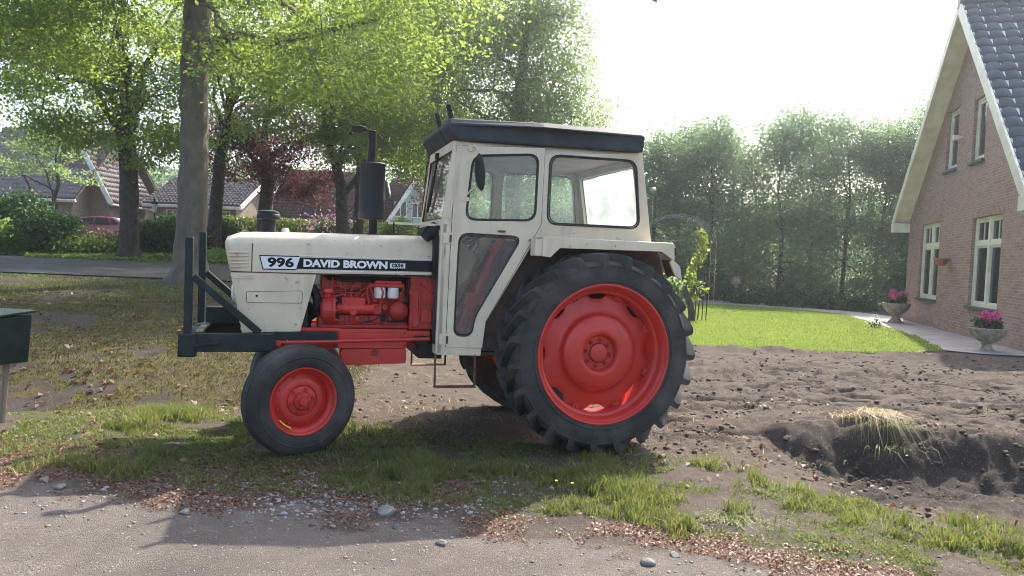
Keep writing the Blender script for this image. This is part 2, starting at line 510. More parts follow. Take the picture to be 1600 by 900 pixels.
def ground_material():
    m, nt, b = mat_new('ground_soil')
    A = {k: nd(nt, 'ShaderNodeAttribute', attribute_name=k).outputs['Fac'] for k in ('road', 'grass', 'moss', 'litter', 'moist_dapple')}
    fine = noise_fac(nt, 45, 5, .3, .7)
    mid_ = noise_fac(nt, 6, 5, .3, .7)
    grit = noise_fac(nt, 160, 2, .35, .7)

    def edge(a, k=.5):
        s = nd(nt, 'ShaderNodeMath', operation='MULTIPLY_ADD'); nt.links.new(fine, s.inputs[0]); s.inputs[1].default_value = k; nt.links.new(a, s.inputs[2])
        mr = nd(nt, 'ShaderNodeMapRange'); mr.inputs[1].default_value = .45; mr.inputs[2].default_value = .95
        nt.links.new(s.outputs[0], mr.inputs[0]); return mr.outputs[0]
    soil = mix(nt, mid_, (.058, .043, .033), (.118, .090, .071))
    soil = mix(nt, grit, soil, (.085, .068, .056))
    soil = mix(nt, edge(A['moist_dapple'], .3), soil, (.052, .042, .035))
    road = mix(nt, mid_, (.150, .126, .108), (.225, .193, .168))
    road = mix(nt, noise_fac(nt, 1.1, 5, .45, .7), road, (.105, .088, .076))
    road = mix(nt, grit, road, (.085, .074, .066))
    c = mix(nt, edge(A['grass']), soil, mix(nt, mid_, (.062, .070, .028), (.080, .066, .042)))
    c = mix(nt, edge(A['moss']), c, mix(nt, mid_, (.10, .085, .022), (.06, .045, .03)))
    c = mix(nt, edge(A['litter']), c, mix(nt, fine, (.155, .098, .072), (.10, .072, .055)))
    c = mix(nt, edge(A['road'], .35), c, road)
    nt.links.new(c, b.inputs['Base Color'])
    b.inputs['Roughness'].default_value = .95
    b.inputs['Specular IOR Level'].default_value = .2
    vor = nd(nt, 'ShaderNodeTexVoronoi', Scale=75.0); tcv = nd(nt, 'ShaderNodeTexCoord'); nt.links.new(tcv.outputs['Object'], vor.inputs['Vector'])
    sp_ = nd(nt, 'ShaderNodeSeparateColor'); nt.links.new(vor.outputs['Color'], sp_.inputs[0])
    st = nd(nt, 'ShaderNodeMapRange'); st.inputs[1].default_value = .72; st.inputs[2].default_value = .95; nt.links.new(sp_.outputs[0], st.inputs[0])
    dd_ = nd(nt, 'ShaderNodeMapRange'); dd_.inputs[1].default_value = .42; dd_.inputs[2].default_value = .30; nt.links.new(vor.outputs['Distance'], dd_.inputs[0])
    pb = nd(nt, 'ShaderNodeMath', operation='MULTIPLY'); nt.links.new(st.outputs[0], pb.inputs[0]); nt.links.new(dd_.outputs[0], pb.inputs[1])
    pbc = mix(nt, sp_.outputs[1], (.09, .08, .072), (.40, .37, .34))
    pf = nd(nt, 'ShaderNodeMath', operation='MULTIPLY'); nt.links.new(pb.outputs[0], pf.inputs[0]); pf.inputs[1].default_value = .7
    c2_ = mix(nt, pf.outputs[0], c, pbc)
    nt.links.new(c2_, b.inputs['Base Color'])
    hh = nd(nt, 'ShaderNodeMath', operation='MULTIPLY_ADD'); nt.links.new(pb.outputs[0], hh.inputs[0]); hh.inputs[1].default_value = .8; nt.links.new(grit, hh.inputs[2])
    h3 = nd(nt, 'ShaderNodeMath', operation='MULTIPLY_ADD'); nt.links.new(fine, h3.inputs[0]); h3.inputs[1].default_value = .7; nt.links.new(hh.outputs[0], h3.inputs[2])
    bump(nt, b, h3.outputs[0], .7, .014)
    return m


M['ground'] = ground_material()

# ------------------------------------------------------------------ ground shape
ROAD_A, ROAD_B = -16.0, 0.0


def road_edge(x):                                       # near dirt road: everything nearer than this
    return 3.87 - .13 * x - .30 * np.maximum(x - .9, 0) + .12 * (fbm(x * 1.7, x * 0 + 3, 5) - .5)


def far_profile(y):
    return np.interp(y, [0, 9.5, 13, 21, 27, 33, 45, 80, 400], [0, 0, .05, .42, .73, 1.05, 1.5, 2.0, 2.2])


def height(x, y, detail=True):
    x = np.asarray(x, float); y = np.asarray(y, float)
    wl = 1 - sst(-6, 3, x - .12 * (y - 20))             # rising ground on the left only
    z = far_profile(y) * wl
    # mossy ditch between the verge and the far road
    dl = (y - (8.3 + .35 * (x + 4)))
    ditch = np.exp(-(dl / 1.3) ** 2) * (1 - sst(-2.6, -1.6, x)) * sst(-14, -9, x)
    z = z - .46 * ditch
    # dug out hollow with a steep bank on the right
    crest = 6.62 - .20 * (x - 3.4) + .22 * (fbm(x * 1.6, y * 0 + 9, 21) - .5)
    wr = sst(1.7, 3.1, x + .5 * (fbm(x * 2, y * 2, 3) - .5)) * (1 - sst(9, 12, x))
    face = 1 - sst(crest - .60, crest + .06, y + .25 * (fbm(x * 4, y * 4, 73) - .5))
    rise = sst(crest - 2.6, crest - 1.0, y)
    z = z + wr * (.06 - face * (.14 + .23 * rise))
    z = z + wr * .10 * np.exp(-((y - crest - .15) / .28) ** 2) * fbm(x * 2.2, y * 2.2, 31)
    if detail:
        near = (1 - sst(10.5, 12.7, y)) * (1 - sst(9, 14, np.abs(x)))
        soil = sst(.6, 1.6, x) * sst(5.6, 6.6, y) * (1 - sst(12.2, 12.7, y))
        soft = sst(road_edge(x) - .1, road_edge(x) + .5, y)
        z = z + near * soft * .05 * (fbm(x * 2.1, y * 2.1, 2) - .5)
        z = z + near * soft * .030 * (fbm(x * 8, y * 8, 4) - .5)
        z = z + near * (1 - soft) * .010 * (fbm(x * 9, y * 9, 4, 3) - .5)
        ruts = np.abs(fbm(x * .9 + 3, y * 3.2, 41, 3) - .5)
        z = z + near * soil * ((.10 * (fbm(x * 1.1, y * 4.5, 8) - .45) - .07 * np.exp(-(ruts / .04) ** 2)) + .05 * sst(.35, .65, fbm(x * .9, y * 1.4, 83)) * (fbm(x * 9, y * 14, 9, 4) - .5))
        z = z + sst(1.5, 2.5, x) * (1 - sst(9, 10, x)) * (.05 + .17 * np.maximum(fbm(x * 2.7, y * 2.7, 77) - .3, 0)) * np.exp(-((y - 12.25 - .06 * np.sin(x * 3)) / .26) ** 2)
        clod = np.maximum(fbm(x * 10, y * 12, 12, 3) - .52, 0)
        z = z + near * (soil + wr * (1 - soil) * .8) * clod * .13
        z = z + near * wr * face * (.11 * (fbm(x * 5, y * 5, 61) - .5) + .07 * (fbm(x * 13, y * 13, 62, 3) - .5))
    return z


def hz(x, y):
    return float(height(np.array([x]), np.array([y]))[0])


def region_masks(x, y):
    n1, n2 = fbm(x * 1.1, y * 1.1, 50), fbm(x * 3.3, y * 3.3, 51)
    re = road_edge(x)
    road = 1 - sst(-.26, .22, y - re + 1.0 * (n2 - .5) + .4 * (fbm(x * 9, y * 9, 57) - .5))
    d = y - re
    # grass: verge by the road, in front of and under the tractor, patchy on the right
    front = sst(.25, .6, d + .5 * (n2 - .5)) * (1 - sst(1.75, 2.35, d - .3 * np.clip(-x - 1, 0, 3) + .9 * (n1 - .5)))
    patch = np.where(x > .9, sst(.40, .55, .4 * n1 + .6 * n2), np.where(x < -1.4, sst(.38, .52, .5 * n1 + .5 * n2), sst(.28, .44, .5 * n1 + .5 * n2)))
    grass = front * patch * (1 - .9 * sst(3.2, 4.2, x)) * (1 - .85 * sst(4.95, 5.5, y + .9 * (n2 - .5)) * sst(1.3, 2.0, x))
    lx = 8.3 + .35 * (x + 4)
    crestg = np.exp(-((y - lx + 1.55) / .42) ** 2) * (1 - sst(-1.9, -1.2, x)) * sst(.34, .5, n2)
    grass = np.maximum(grass, crestg)
    fargrass = sst(15.5, 18, y + 3 * (n1 - .5)) * (1 - sst(0, 4, x)) * sst(.35, .5, n1)
    grass = np.maximum(grass, fargrass)
    grass = np.maximum(grass, sst(27, 29, y) * (1 - sst(-4, 2, x)))
    moss = sst(lx - 1.2, lx - .5, y + .5 * (n2 - .5)) * (1 - sst(-2.2, -1.4, x)) * (1 - sst(17, 20, y)) * sst(.36, .52, .4 * n1 + .6 * n2)
    n3 = fbm(x * 5, y * 9, 52)
    litter = np.exp(-((d - .22) / .24) ** 2) * sst(.42, .62, .5 * n2 + .5 * n3 + .05 * (x < -.5)) + .75 * sst(.2, .6, d) * (1 - sst(.9, 1.3, d)) * (x < -.2) * sst(.34, .52, .5 * n1 + .5 * n3)
    crest = 6.62 - .20 * (x - 3.4)
    moist_dapple = sst(2.0, 3.0, x + .8 * (n2 - .5)) * (1 - sst(crest - .3, crest + .1, y + .3 * (n2 - .5))) * sst(crest - 1.6, crest - .8, y + .9 * (n2 - .5))
    moist_dapple = np.maximum(moist_dapple, .75 * sst(.52, .70, .5 * n2 + .5 * fbm(x * 1.5, y * 5, 54)) * sst(.8, 1.5, x) * sst(6, 6.5, y))
    moist_dapple = np.maximum(moist_dapple, (.62 + .38 * sst(.4, .6, fbm(x * .8, y * .8, 58))) * (1 - sst(-2.4, -1.4, x)) * sst(6.6, 7.6, y) * (1 - sst(19, 21, y)))  # damp ditch soil, with dappled tree shade painted in as noise patches
    return dict(road=np.clip(road, 0, 1), grass=np.clip(grass, 0, 1), moss=np.clip(moss, 0, 1), litter=np.clip(litter, 0, 1), moist_dapple=np.clip(moist_dapple, 0, 1))


def axis_coords(dense0, dense1, step, lo, hi, grow=1.12):
    xs = list(np.arange(dense0, dense1, step))
    s, x = step, dense1
    while x < hi: xs.append(x); s *= grow; x += s
    xs.append(hi)
    s, x, left = step, dense0, []
    while True:
        s *= grow; x -= s
        if x < lo: break
        left.append(x)
    left.append(lo)
    return np.array(left[::-1] + xs)


def build_ground():
    xs = axis_coords(-5.2, 6.2, .032, -500, 500, 1.06)
    ys = np.concatenate([axis_coords(2.8, 9.5, .032, -60, 9.6, 1.12)[:-1], np.arange(9.5, 14, .06), np.arange(14, 40, .4), np.geomspace(40, 900, 40)])
    ys = np.unique(np.round(ys, 4))
    X, Y = np.meshgrid(xs, ys)
    Z = height(X, Y)
    nx, ny = len(xs), len(ys)
    idx = np.arange(nx * ny).reshape(ny, nx)
    Fq = np.stack([idx[:-1, :-1], idx[:-1, 1:], idx[1:, 1:], idx[1:, :-1]], -1).reshape(-1, 4)
    V = np.stack([X, Y, Z], -1).reshape(-1, 3)
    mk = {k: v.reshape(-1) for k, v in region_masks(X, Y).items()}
    isroad = mk['road'][Fq].mean(1) > .5

    def sub(name, sel):
        f = Fq[sel]; u, inv = np.unique(f, return_inverse=True)
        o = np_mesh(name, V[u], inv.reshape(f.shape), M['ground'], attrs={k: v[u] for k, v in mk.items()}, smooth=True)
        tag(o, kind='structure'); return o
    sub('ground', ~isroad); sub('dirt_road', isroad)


build_ground()


def sheet(name, poly, mat, lift=.004, step=.3, kind='structure', zf=None):
    """flat-lying sheet that follows the ground inside a polygon"""
    bm = bmesh.new()
    vs = [bm.verts.new((p[0], p[1], 0)) for p in poly]
    bm.faces.new(vs)
    for ax, no in ((0, (1, 0, 0)), (1, (0, 1, 0))):
        lo, hi = min(p[ax] for p in poly), max(p[ax] for p in poly)
        n = int((hi - lo) / step)
        for i in range(1, n):
            c = [0, 0, 0]; c[ax] = lo + (hi - lo) * i / n
            bmesh.ops.bisect_plane(bm, geom=bm.verts[:] + bm.edges[:] + bm.faces[:], plane_co=c, plane_no=no)
    co = np.array([v.co[:] for v in bm.verts])
    z = (zf or (lambda x, y: height(x, y, False)))(co[:, 0], co[:, 1]) + lift
    for v, h in zip(bm.verts, z): v.co.z = h
    bmesh.ops.recalc_face_normals(bm, faces=bm.faces)
    me = bpy.data.meshes.new(name); bm.to_mesh(me); bm.free()
    me.shade_smooth()
    return tag(link_mesh(name, me, mat), kind=kind)


# far asphalt road on the left (runs across the picture behind the big beech)
def strip(name, mat, y0, y1, x0, x1, lift, slope=.02):
    return sheet(name, [(x0, y0 - slope * x0), (x1, y0 - slope * x1), (x1, y1 - slope * x1), (x0, y1 - slope * x1)], mat, lift, .8)


strip('road', M['asphalt'], 21.3, 27.0, -60, 3.0, .035, 0)

LAWN = [(1.0, 12.75), (3.2, 12.7), (4.4, 12.55), (6.2, 12.75), (7.2, 13.15), (8.05, 13.75), (8.9, 16.0), (9.6, 18.8), (10.4, 22.2), (10.85, 24.2), (9.4, 25.6), (7.9, 26.4), (3, 26.8), (-1, 26.8), (-1.5, 20)]


def lawn_mat():
    m, nt, b = mat_new('lawn_ground')
    c = mix(nt, noise_fac(nt, 1.2, 4, .35, .65), (.13, .185, .042), (.215, .245, .07))
    c = mix(nt, noise_fac(nt, 30, 3, .4, .75), c, (.07, .11, .025))
    nt.links.new(c, b.inputs['Base Color']); b.inputs['Roughness'].default_value = .9
    bump(nt, b, noise_fac(nt, 40, 3, .2, .8), .8, .03)
    return m


sheet('lawn', LAWN, lawn_mat(), .012, .7)
sheet('garden_path', [(-1, 26.8), (3, 26.8), (7.9, 26.4), (9.4, 25.6), (10.85, 24.2), (11.2, 25.6), (12.6, 25.4), (11.5, 28.2), (8.2, 30.3), (3, 31), (-1, 31)], M['paving'], .016, .8)
sheet('terrace_paving', [(8.05, 13.75), (8.6, 13.3), (9.9, 13.2), (10.2, 14.9), (12.55, 23.4), (12.6, 25.4), (11.2, 25.6), (10.4, 22.2), (9.6, 18.8), (8.9, 16.0)], M['paving'], .020, .6)

# ------------------------------------------------------------------ the tractor
TY = .2939
TR = empty('tractor', (.4632, 6.557, .0), TY)
tag(TR, 'old cream and red farm tractor with cab parked on grass beside the dirt road', 'tractor')


def mirror(pts): return [(x, -y, z) for x, y, z in pts]


# --- bonnet
def bonnet():
    b = MB()
    st = [(-2.825, 1.43, 1.50, .20), (-2.815, 1.46, 1.535, .27), (-2.79, 1.49, 1.572, .31), (-2.70, 1.505, 1.606, .326), (-2.61, 1.51, 1.614, .33),
          (-2.2, 1.52, 1.624, .33), (-1.7, 1.535, 1.634, .33), (-1.24, 1.54, 1.644, .33)]
    rows = []
    for X, zs, zt, w in st:
        zb = 1.308 if X < -2.6 else 1.308 + (X + 2.6) * .012
        sec = [(-w, zb), (-w, (zb + zs) / 2), (-w, zs)]
        for k in range(1, 7):
            a = pi / 2 * k / 6
            sec.append((-w + .13 * (1 - cos(a)), zs + (zt - .006 - zs) * sin(a)))
        sec.append((0, zt))
        sec = sec + [(-y, z) for y, z in reversed(sec[:-1])]
        k = max(0, min(1, (-2.6 - X) / .2))
        rows.append([(X + k * (1.52 - z) * .235, y, z) for y, z in sec])
    n = len(rows[0])
    vs = [p for r in rows for p in r]
    fs = [(i * n + j, i * n + j + 1, (i + 1) * n + j + 1, (i + 1) * n + j) for i in range(len(rows) - 1) for j in range(n - 1)]
    fs += [tuple(range(n))[::-1]]
    b.add(vs, fs)
    o = b.build('bonnet', M['cream'], TR, smooth=50)
    # nose panel seam and pressed louvres
    s = MB()
    s.box(-2.618, -2.612, -.3335, -.325, 1.312, 1.52)
    s.box(-2.75, -1.245, -.3345, -.325, 1.303, 1.310)
    s.build('seam', M['darkfender'], o, smooth=0)
    for sy in (-1, 1):
        l = MB()
        for k in range(5):
            z = 1.345 + k * .026
            l.bar((-2.765 + .004 * k - .01 * k, sy * .329, z), (-2.64, sy * .331, z + .002), .014, .011)
        l.build('louvre', M['cream'], o, bevel=.004)
    c = MB(); c.lathe([(0, -.03), (.022, -.028), (.03, -.01), (.03, .01)], 16, Matrix.Translation((-2.385, 0, 1.625)) @ Matrix.Rotation(-pi / 2, 4, 'X'))
    c.build('cap', M['white_bowl'], o)
    return o


BON = bonnet()


def text_mesh(s, x0, x1, z0, z1, y, mat, parent, name, bold=.0, shear=0):
    cu = bpy.data.curves.new('t', 'FONT'); cu.body = s; cu.extrude = 0; cu.offset = bold; cu.resolution_u = 3; cu.shear = shear
    to = bpy.data.objects.new('t', cu); COL.objects.link(to)
    dg = bpy.context.evaluated_depsgraph_get()
    me = bpy.data.meshes.new_from_object(to.evaluated_get(dg))
    bpy.data.objects.remove(to)
    co = np.array([v.co[:] for v in me.vertices])
    lo, hi = co.min(0), co.max(0)
    for v in me.vertices:
        u = (v.co.x - lo[0]) / (hi[0] - lo[0]); w = (v.co.y - lo[1]) / (hi[1] - lo[1])
        zz = z0 + (z1 - z0) * w + (u * (x1 - x0)) * .006
        v.co = (x0 + (x1 - x0) * u, y, zz)
    me.name = name
    o = link_mesh(name, me, mat, parent)
    return o


for sy in (-1, 1):
    d = MB()
    y = sy * .3315
    d.plate([(-2.286, 1.428), (-1.244, 1.438), (-1.240, 1.352), (-2.308, 1.342)], [], y, sy * .335)
    dec = d.build('badge', M['decal_black'], BON, smooth=0)
    w = MB(); w.plate([(-2.556, 1.428), (-2.272, 1.431), (-2.298, 1.339), (-2.533, 1.336)], [], y, sy * .3358)
    w.plate([(-2.28, 1.446), (-1.244, 1.453), (-1.244, 1.447), (-2.28, 1.439)], [], y, sy * .3345)
    w.plate([(-2.30, 1.334), (-1.242, 1.342), (-1.242, 1.336), (-2.30, 1.328)], [], y, sy * .3345)
    w.plate([(-1.592, 1.412), (-1.472, 1.414), (-1.472, 1.370), (-1.592, 1.368)], [], y, sy * .3362)
    w.build('badge_panel', M['decal_white'], BON, smooth=0)
    e = MB(); e.plate([(-2.566, 1.436), (-2.276, 1.439), (-2.294, 1.331), (-2.538, 1.328)], [], y, sy * .3337)
    e.build('badge_edge', M['decal_black'], BON, smooth=0)
    if sy < 0:
        text_mesh('996', -2.505, -2.315, 1.348, 1.424, -.337, M['decal_black'], BON, 'badge_number', .04)
        text_mesh('DAVID BROWN', -2.245, -1.612, 1.358, 1.418, -.337, M['decal_white'], BON, 'badge_lettering', .05)
        text_mesh('case', -1.578, -1.486, 1.378, 1.405, -.3375, M['decal_black'], BON, 'badge_lettering', .03)
        q = MB()
        for k in range(7):
            q.box(-1.590 + k * .0173, -1.582 + k * .0173, -.3372, -.335, 1.407, 1.4125); q.box(-1.590 + k * .0173, -1.582 + k * .0173, -.3372, -.335, 1.3695, 1.375)
        q.build('badge_lettering', M['decal_black'], BON, smooth=0)

# lower front side panels and nose
for sy in (-1, 1):
    p = MB()
    p.plate([(-2.762, 1.300), (-2.148, 1.308), (-2.255, .866), (-2.672, .853)], [], sy * .331, sy * .300)
    o = p.build('side_panel', M['cream'], TR, smooth=0, bevel=.006)
    q = MB(); q.plate(rounded([(-2.648, 1.158), (-2.250, 1.173), (-2.250, 1.083), (-2.642, 1.080)], .015), [], sy * .3365, sy * .328)
    q2 = q.build('access_cover', M['cream'], o, smooth=0, bevel=.003)
    q = MB(); q.tube([(x, sy * .3315, z) for x, z in rounded([(-2.650, 1.160), (-2.248, 1.175), (-2.248, 1.081), (-2.644, 1.078)], .015)], .0022, 4, closed=True); q.build('cover_seam', M['darkfender'], o)
    q = MB(); q.cyl((-2.575, sy * .337, 1.13), (-2.575, sy * .33, 1.13), .009, 12); q.build('hole', M['black'], o)
    q = MB(); q.bar((-2.735, sy * .333, 1.262), (-2.60, sy * .333, 1.266), .008, .012); q.bar((-2.70, sy * .333, 1.278), (-2.60, sy * .333, 1.28), .006, .008); q.build('louvre', M['cream'], o)
g = MB()
g.add([(-2.762, -.30, 1.305), (-2.762, .30, 1.305), (-2.672, .30, .853), (-2.672, -.30, .853), (-2.70, -.30, 1.305), (-2.70, .30, 1.305), (-2.62, .30, .853), (-2.62, -.30, .853)],
      [(0, 1, 2, 3), (4, 7, 6, 5), (0, 3, 7, 4), (1, 5, 6, 2), (0, 4, 5, 1), (3, 2, 6, 7)])
GR = g.build('grille', M['black'], TR, smooth=0)
g = MB()
for k in range(9):
    t = (k + .5) / 9
    g.bar((-2.766 + .09 * t, -.27, 1.305 - .452 * t), (-2.766 + .09 * t, .27, 1.305 - .452 * t), .012, .016)
g.build('grille_bar', M['cream'], GR)
for sy in (-1, 1):
    h = MB(); h.lathe([(0, -.03), (.05, -.028), (.075, -.015), (.08, .0), (.08, .02)], 24, Matrix.Translation((-2.735, sy * .17, 1.15)) @ Matrix.Rotation(-pi / 2, 4, 'Z'))
    h.build('headlight', M['white_bowl'], TR)

# air intake pre-cleaner and exhaust
a = MB()
UP = Matrix.Rotation(pi / 2, 4, 'X')                       # Y axis -> Z axis


def zlathe(prof, x, y, n=28):                             # (r, z) pairs round a vertical axis
    b = MB(); b.lathe(prof, n, Matrix.Translation((x, y, 0)) @ UP); return b


o = zlathe([(0, 1.60), (.062, 1.60), (.058, 1.63), (.056, 1.71), (.06, 1.715), (.088, 1.718), (.09, 1.73), (.088, 1.752), (.083, 1.758), (.083, 1.764), (.079, 1.778), (.05, 1.787), (0, 1.79)], -2.515, 0).build('air_intake', M['black'], TR)
ex = zlathe([(0, 1.756), (.10, 1.757), (.107, 1.765), (.107, 1.77), (.104, 1.775), (.104, 2.195), (.107, 2.2), (.107, 2.21), (.10, 2.218), (0, 2.22)], -1.715, 0, 36).build('muffler', M['muffler'], TR)
zlathe([(.034, 2.21), (.032, 2.46), (.033, 2.468), (.027, 2.468), (.027, 2.3)], -1.725, 0).build('exhaust_pipe', M['black'], ex)
zlathe([(.034, 1.765), (.034, 1.645), (.05, 1.64), (.055, 1.625)], -1.70, 0).build('exhaust_pipe', M['black'], ex)
f = MB(); f.bar((-1.70, 0, 2.474), (-1.80, 0, 2.486), .06, .008)
f.lathe([(0, -.006), (.05, -.006), (.052, 0), (.05, .006), (0, .006)], 20, Matrix.Translation((-1.83, 0, 2.487)) @ Matrix.Rotation(pi / 2 - .3, 4, 'X'))
f.box(-1.895, -1.80, -.035, .035, 2.458, 2.505)
f.bar((-1.68, .02, 2.46), (-1.655, .02, 2.43), .012, .012)
f.build('rain_flap', M['black'], ex, bevel=.004)

# --- black front loader frame
FR = MB()
FR.box(-.06, .06, -.05, .05, -.085, .085, Matrix.Translation((-3.035, -.42, .772)))
FRo = FR.build('front_frame', M['frame'], TR, bevel=.012)
for sy in (-1, 1):
    b = MB(); b.box(-2.99, -2.43, sy * .45, sy * .37, .723, .855)
    b.build('beam', M['frame'], FRo, bevel=.006)
    b = MB(); b.box(-2.45, -1.985, sy * .40, sy * .37, .795, .868); b.build('beam', M['frame'], FRo, bevel=.004)
    b = MB(); b.box(-3.062, -3.008, sy * .445, sy * .395, .845, 1.545 if sy < 0 else 1.60); b.build('post', M['frame'], FRo, bevel=.004)
    b = MB(); b.bar((-3.005, sy * .42, 1.265), (-2.545, sy * .42, .862), .035, .05); b.build('brace', M['frame'], FRo, bevel=.004)
    b = MB(); b.bar((-2.995, sy * .462, .765), (-2.81, sy * .462, .795), .02, .022); b.build('rib', M['frame'], FRo, bevel=.004)
b = MB(); b.box(-.06, .06, -.05, .05, -.085, .085, Matrix.Translation((-3.035, .42, .772))); b.build('beam', M['frame'], FRo, bevel=.012)
b = MB(); b.box(-3.075, -2.995, -.37, .37, .76, .85); b.build('beam', M['frame'], FRo, bevel=.006)
b = MB(); b.box(-2.99, -2.935, -.36, -.10, .855, .875); b.box(-2.99, -2.935, -.08, .36, .855, .875); b.build('clamp_plate', M['chrome'], FRo, bevel=.003)
b = MB(); b.box(-2.98, -2.72, .20, .36, .86, 1.0); b.build('weight_block', M['frame'], FRo, bevel=.008)
b = MB(); b.box(-3.16, -3.05, -.05, .05, .80, .83); b.cyl((-3.12, 0, .77), (-3.12, 0, .86), .015); b.build('hitch', M['rust'], FRo, bevel=.004)

# --- engine and chassis
E_ = MB()
E_.box(-2.12, -1.42, -.20, .20, .90, 1.18)
E_.box(-2.10, -1.43, -.15, .17, 1.18, 1.29)
for k in range(4):
    x = -2.03 + k * .15
    E_.box(x, x + .11, -.222, -.19, .93, .99); E_.box(x + .02, x + .09, -.175, -.14, 1.2, 1.27)
    E_.cyl((x + .055, -.225, 1.02), (x + .055, -.19, 1.02), .028, 14)
E_.box(-2.12, -1.40, -.235, .235, .885, .912)
for k in range(12): E_.cyl((-2.08 + k * .058, -.23, .912), (-2.08 + k * .058, -.23, .925), .010, 6)
EN = E_.build('engine', M['engine_red'], TR, bevel=.008)
c = MB(); c.box(-1.42, -1.225, -.29, .29, .885, 1.315); c.box(-1.40, -1.35, -.31, -.28, .90, 1.20); c.box(-1.33, -1.24, -.305, -.28, .94, 1.05)
c.bar((-1.36, -.295, 1.27), (-1.24, -.295, 1.18), .012, .014)
for z in (.95, 1.05, 1.15, 1.25): c.cyl((-1.405, -.305, z), (-1.405, -.28, z), .011, 6)
c.build('clutch_housing', M['engine_red'], TR, bevel=.01)
c = MB()
c.lathe([(0, -.06), (.05, -.058), (.085, -.045), (.10, -.02), (.10, .03), (.115, .032), (.115, .05), (.10, .055)], 28, Matrix.Translation((-2.05, -.24, 1.03)) @ Matrix.Rotation(-pi / 2, 4, 'Z'))
for k in range(8):
    a_ = 2 * pi * k / 8
    c.cyl((-2.03, -.24 + .108 * cos(a_), 1.03 + .108 * sin(a_)), (-1.985, -.24 + .108 * cos(a_), 1.03 + .108 * sin(a_)), .008, 6)
c.build('timing_cover', M['engine_red'], EN)
c = MB()
c.cyl((-1.99, -.26, 1.04), (-1.70, -.26, 1.04), .042, 18); c.box(-1.95, -1.77, -.29, -.22, 1.06, 1.13)
for k in range(4): c.cyl((-1.925 + k * .045, -.255, 1.13), (-1.925 + k * .045, -.255, 1.155), .011, 8)
c.cyl((-1.86, -.30, 1.02), (-1.86, -.24, 1.02), .03, 14); c.cyl((-1.83, -.30, .96), (-1.83, -.24, .975), .022, 12)
c.box(-1.72, -1.64, -.275, -.22, 1.0, 1.085); c.cyl((-1.69, -.28, 1.115), (-1.69, -.22, 1.115), .02, 10)
c.cyl((-1.61, -.25, 1.055), (-1.61, -.205, 1.055), .026, 16)
c.build('injection_pump', M['engine_red'], EN, bevel=.004)
c = MB()
c.lathe([(0, -.07), (.012, -.072), (.03, -.066), (.06, -.045), (.075, -.015), (.078, .01), (.078, .05)], 28, Matrix.Translation((-1.505, -.265, 1.03)))
c.build('oil_filter_bowl', M['engine_red'], EN)
c = MB(); c.box(-1.72, -1.47, -.31, -.20, 1.216, 1.245); c.box(-1.70, -1.49, -.30, -.2, 1.245, 1.268); c.box(-1.43, -1.36, -.30, -.2, 1.16, 1.2); c.cyl((-1.40, -.28, .95), (-1.40, -.28, 1.2), .02, 10)
FH = c.build('filter_head', M['engine_red'], EN, bevel=.006)
for x in (-1.657, -1.55):
    c = MB(); c.lathe([(0, 1.125), (.034, 1.126), (.043, 1.132), (.0455, 1.145), (.0455, 1.216)], 22, Matrix.Translation((x, -.262, 0)) @ UP)
    c.build('fuel_filter', M['white_bowl'], EN)
    c = MB(); c.lathe([(0, 1.108), (.02, 1.109), (.036, 1.124)], 18, Matrix.Translation((x, -.262, 0)) @ UP); c.build('filter_base', M['engine_red'], EN)
c = MB()


def pipe(b, pts, r=.006): b.tube(pts, r, 6)


pipe(c, [(-1.92, -.255, 1.15), (-1.93, -.26, 1.20), (-1.98, -.24, 1.22), (-2.0, -.17, 1.24)]); pipe(c, [(-1.88, -.255, 1.15), (-1.87, -.27, 1.21), (-1.85, -.24, 1.24), (-1.85, -.16, 1.25)])
pipe(c, [(-1.835, -.255, 1.15), (-1.80, -.28, 1.19), (-1.74, -.25, 1.22), (-1.72, -.17, 1.24)]); pipe(c, [(-1.79, -.255, 1.15), (-1.74, -.29, 1.18), (-1.66, -.24, 1.20), (-1.6, -.17, 1.23)])
pipe(c, [(-1.70, -.28, 1.10), (-1.72, -.31, 1.17), (-1.74, -.31, 1.22), (-1.70, -.31, 1.24)], .007); pipe(c, [(-1.69, -.27, 1.05), (-1.65, -.31, 1.09), (-1.635, -.31, 1.18), (-1.66, -.31, 1.235), (-1.74, -.30, 1.24), (-1.76, -.29, 1.19), (-1.74, -.285, 1.08)], .007)
pipe(c, [(-1.50, -.28, 1.10), (-1.495, -.31, 1.16), (-1.47, -.31, 1.22)], .006); pipe(c, [(-2.0, -.25, 1.13), (-1.90, -.24, 1.165), (-1.75, -.24, 1.16)], .006)
pipe(c, [(-1.35, -.31, .9), (-1.34, -.32, 1.1), (-1.36, -.31, 1.28)], .006)
pipe(c, [(-2.02, -.22, 1.1), (-2.02, -.23, 1.28)], .008); pipe(c, [(-2.0, -.21, 1.175), (-1.75, -.22, 1.178), (-1.5, -.21, 1.17)], .005)
c.build('fuel_pipe', M['engine_red'], EN)
c = MB()
for x0, x1, z0, z1 in ((-1.995, -1.96, .955, 1.16), (-1.64, -1.60, .94, 1.0), (-1.58, -1.43, .935, .955), (-1.96, -1.72, .985, .995), (-1.445, -1.425, .93, 1.28), (-1.60, -1.48, 1.185, 1.205), (-1.93, -1.80, 1.165, 1.185)): c.box(x0, x1, -.232, -.198, z0, z1)
c.build('shade_gap', M['black'], EN)  # black strips paint shade into the recesses between engine parts
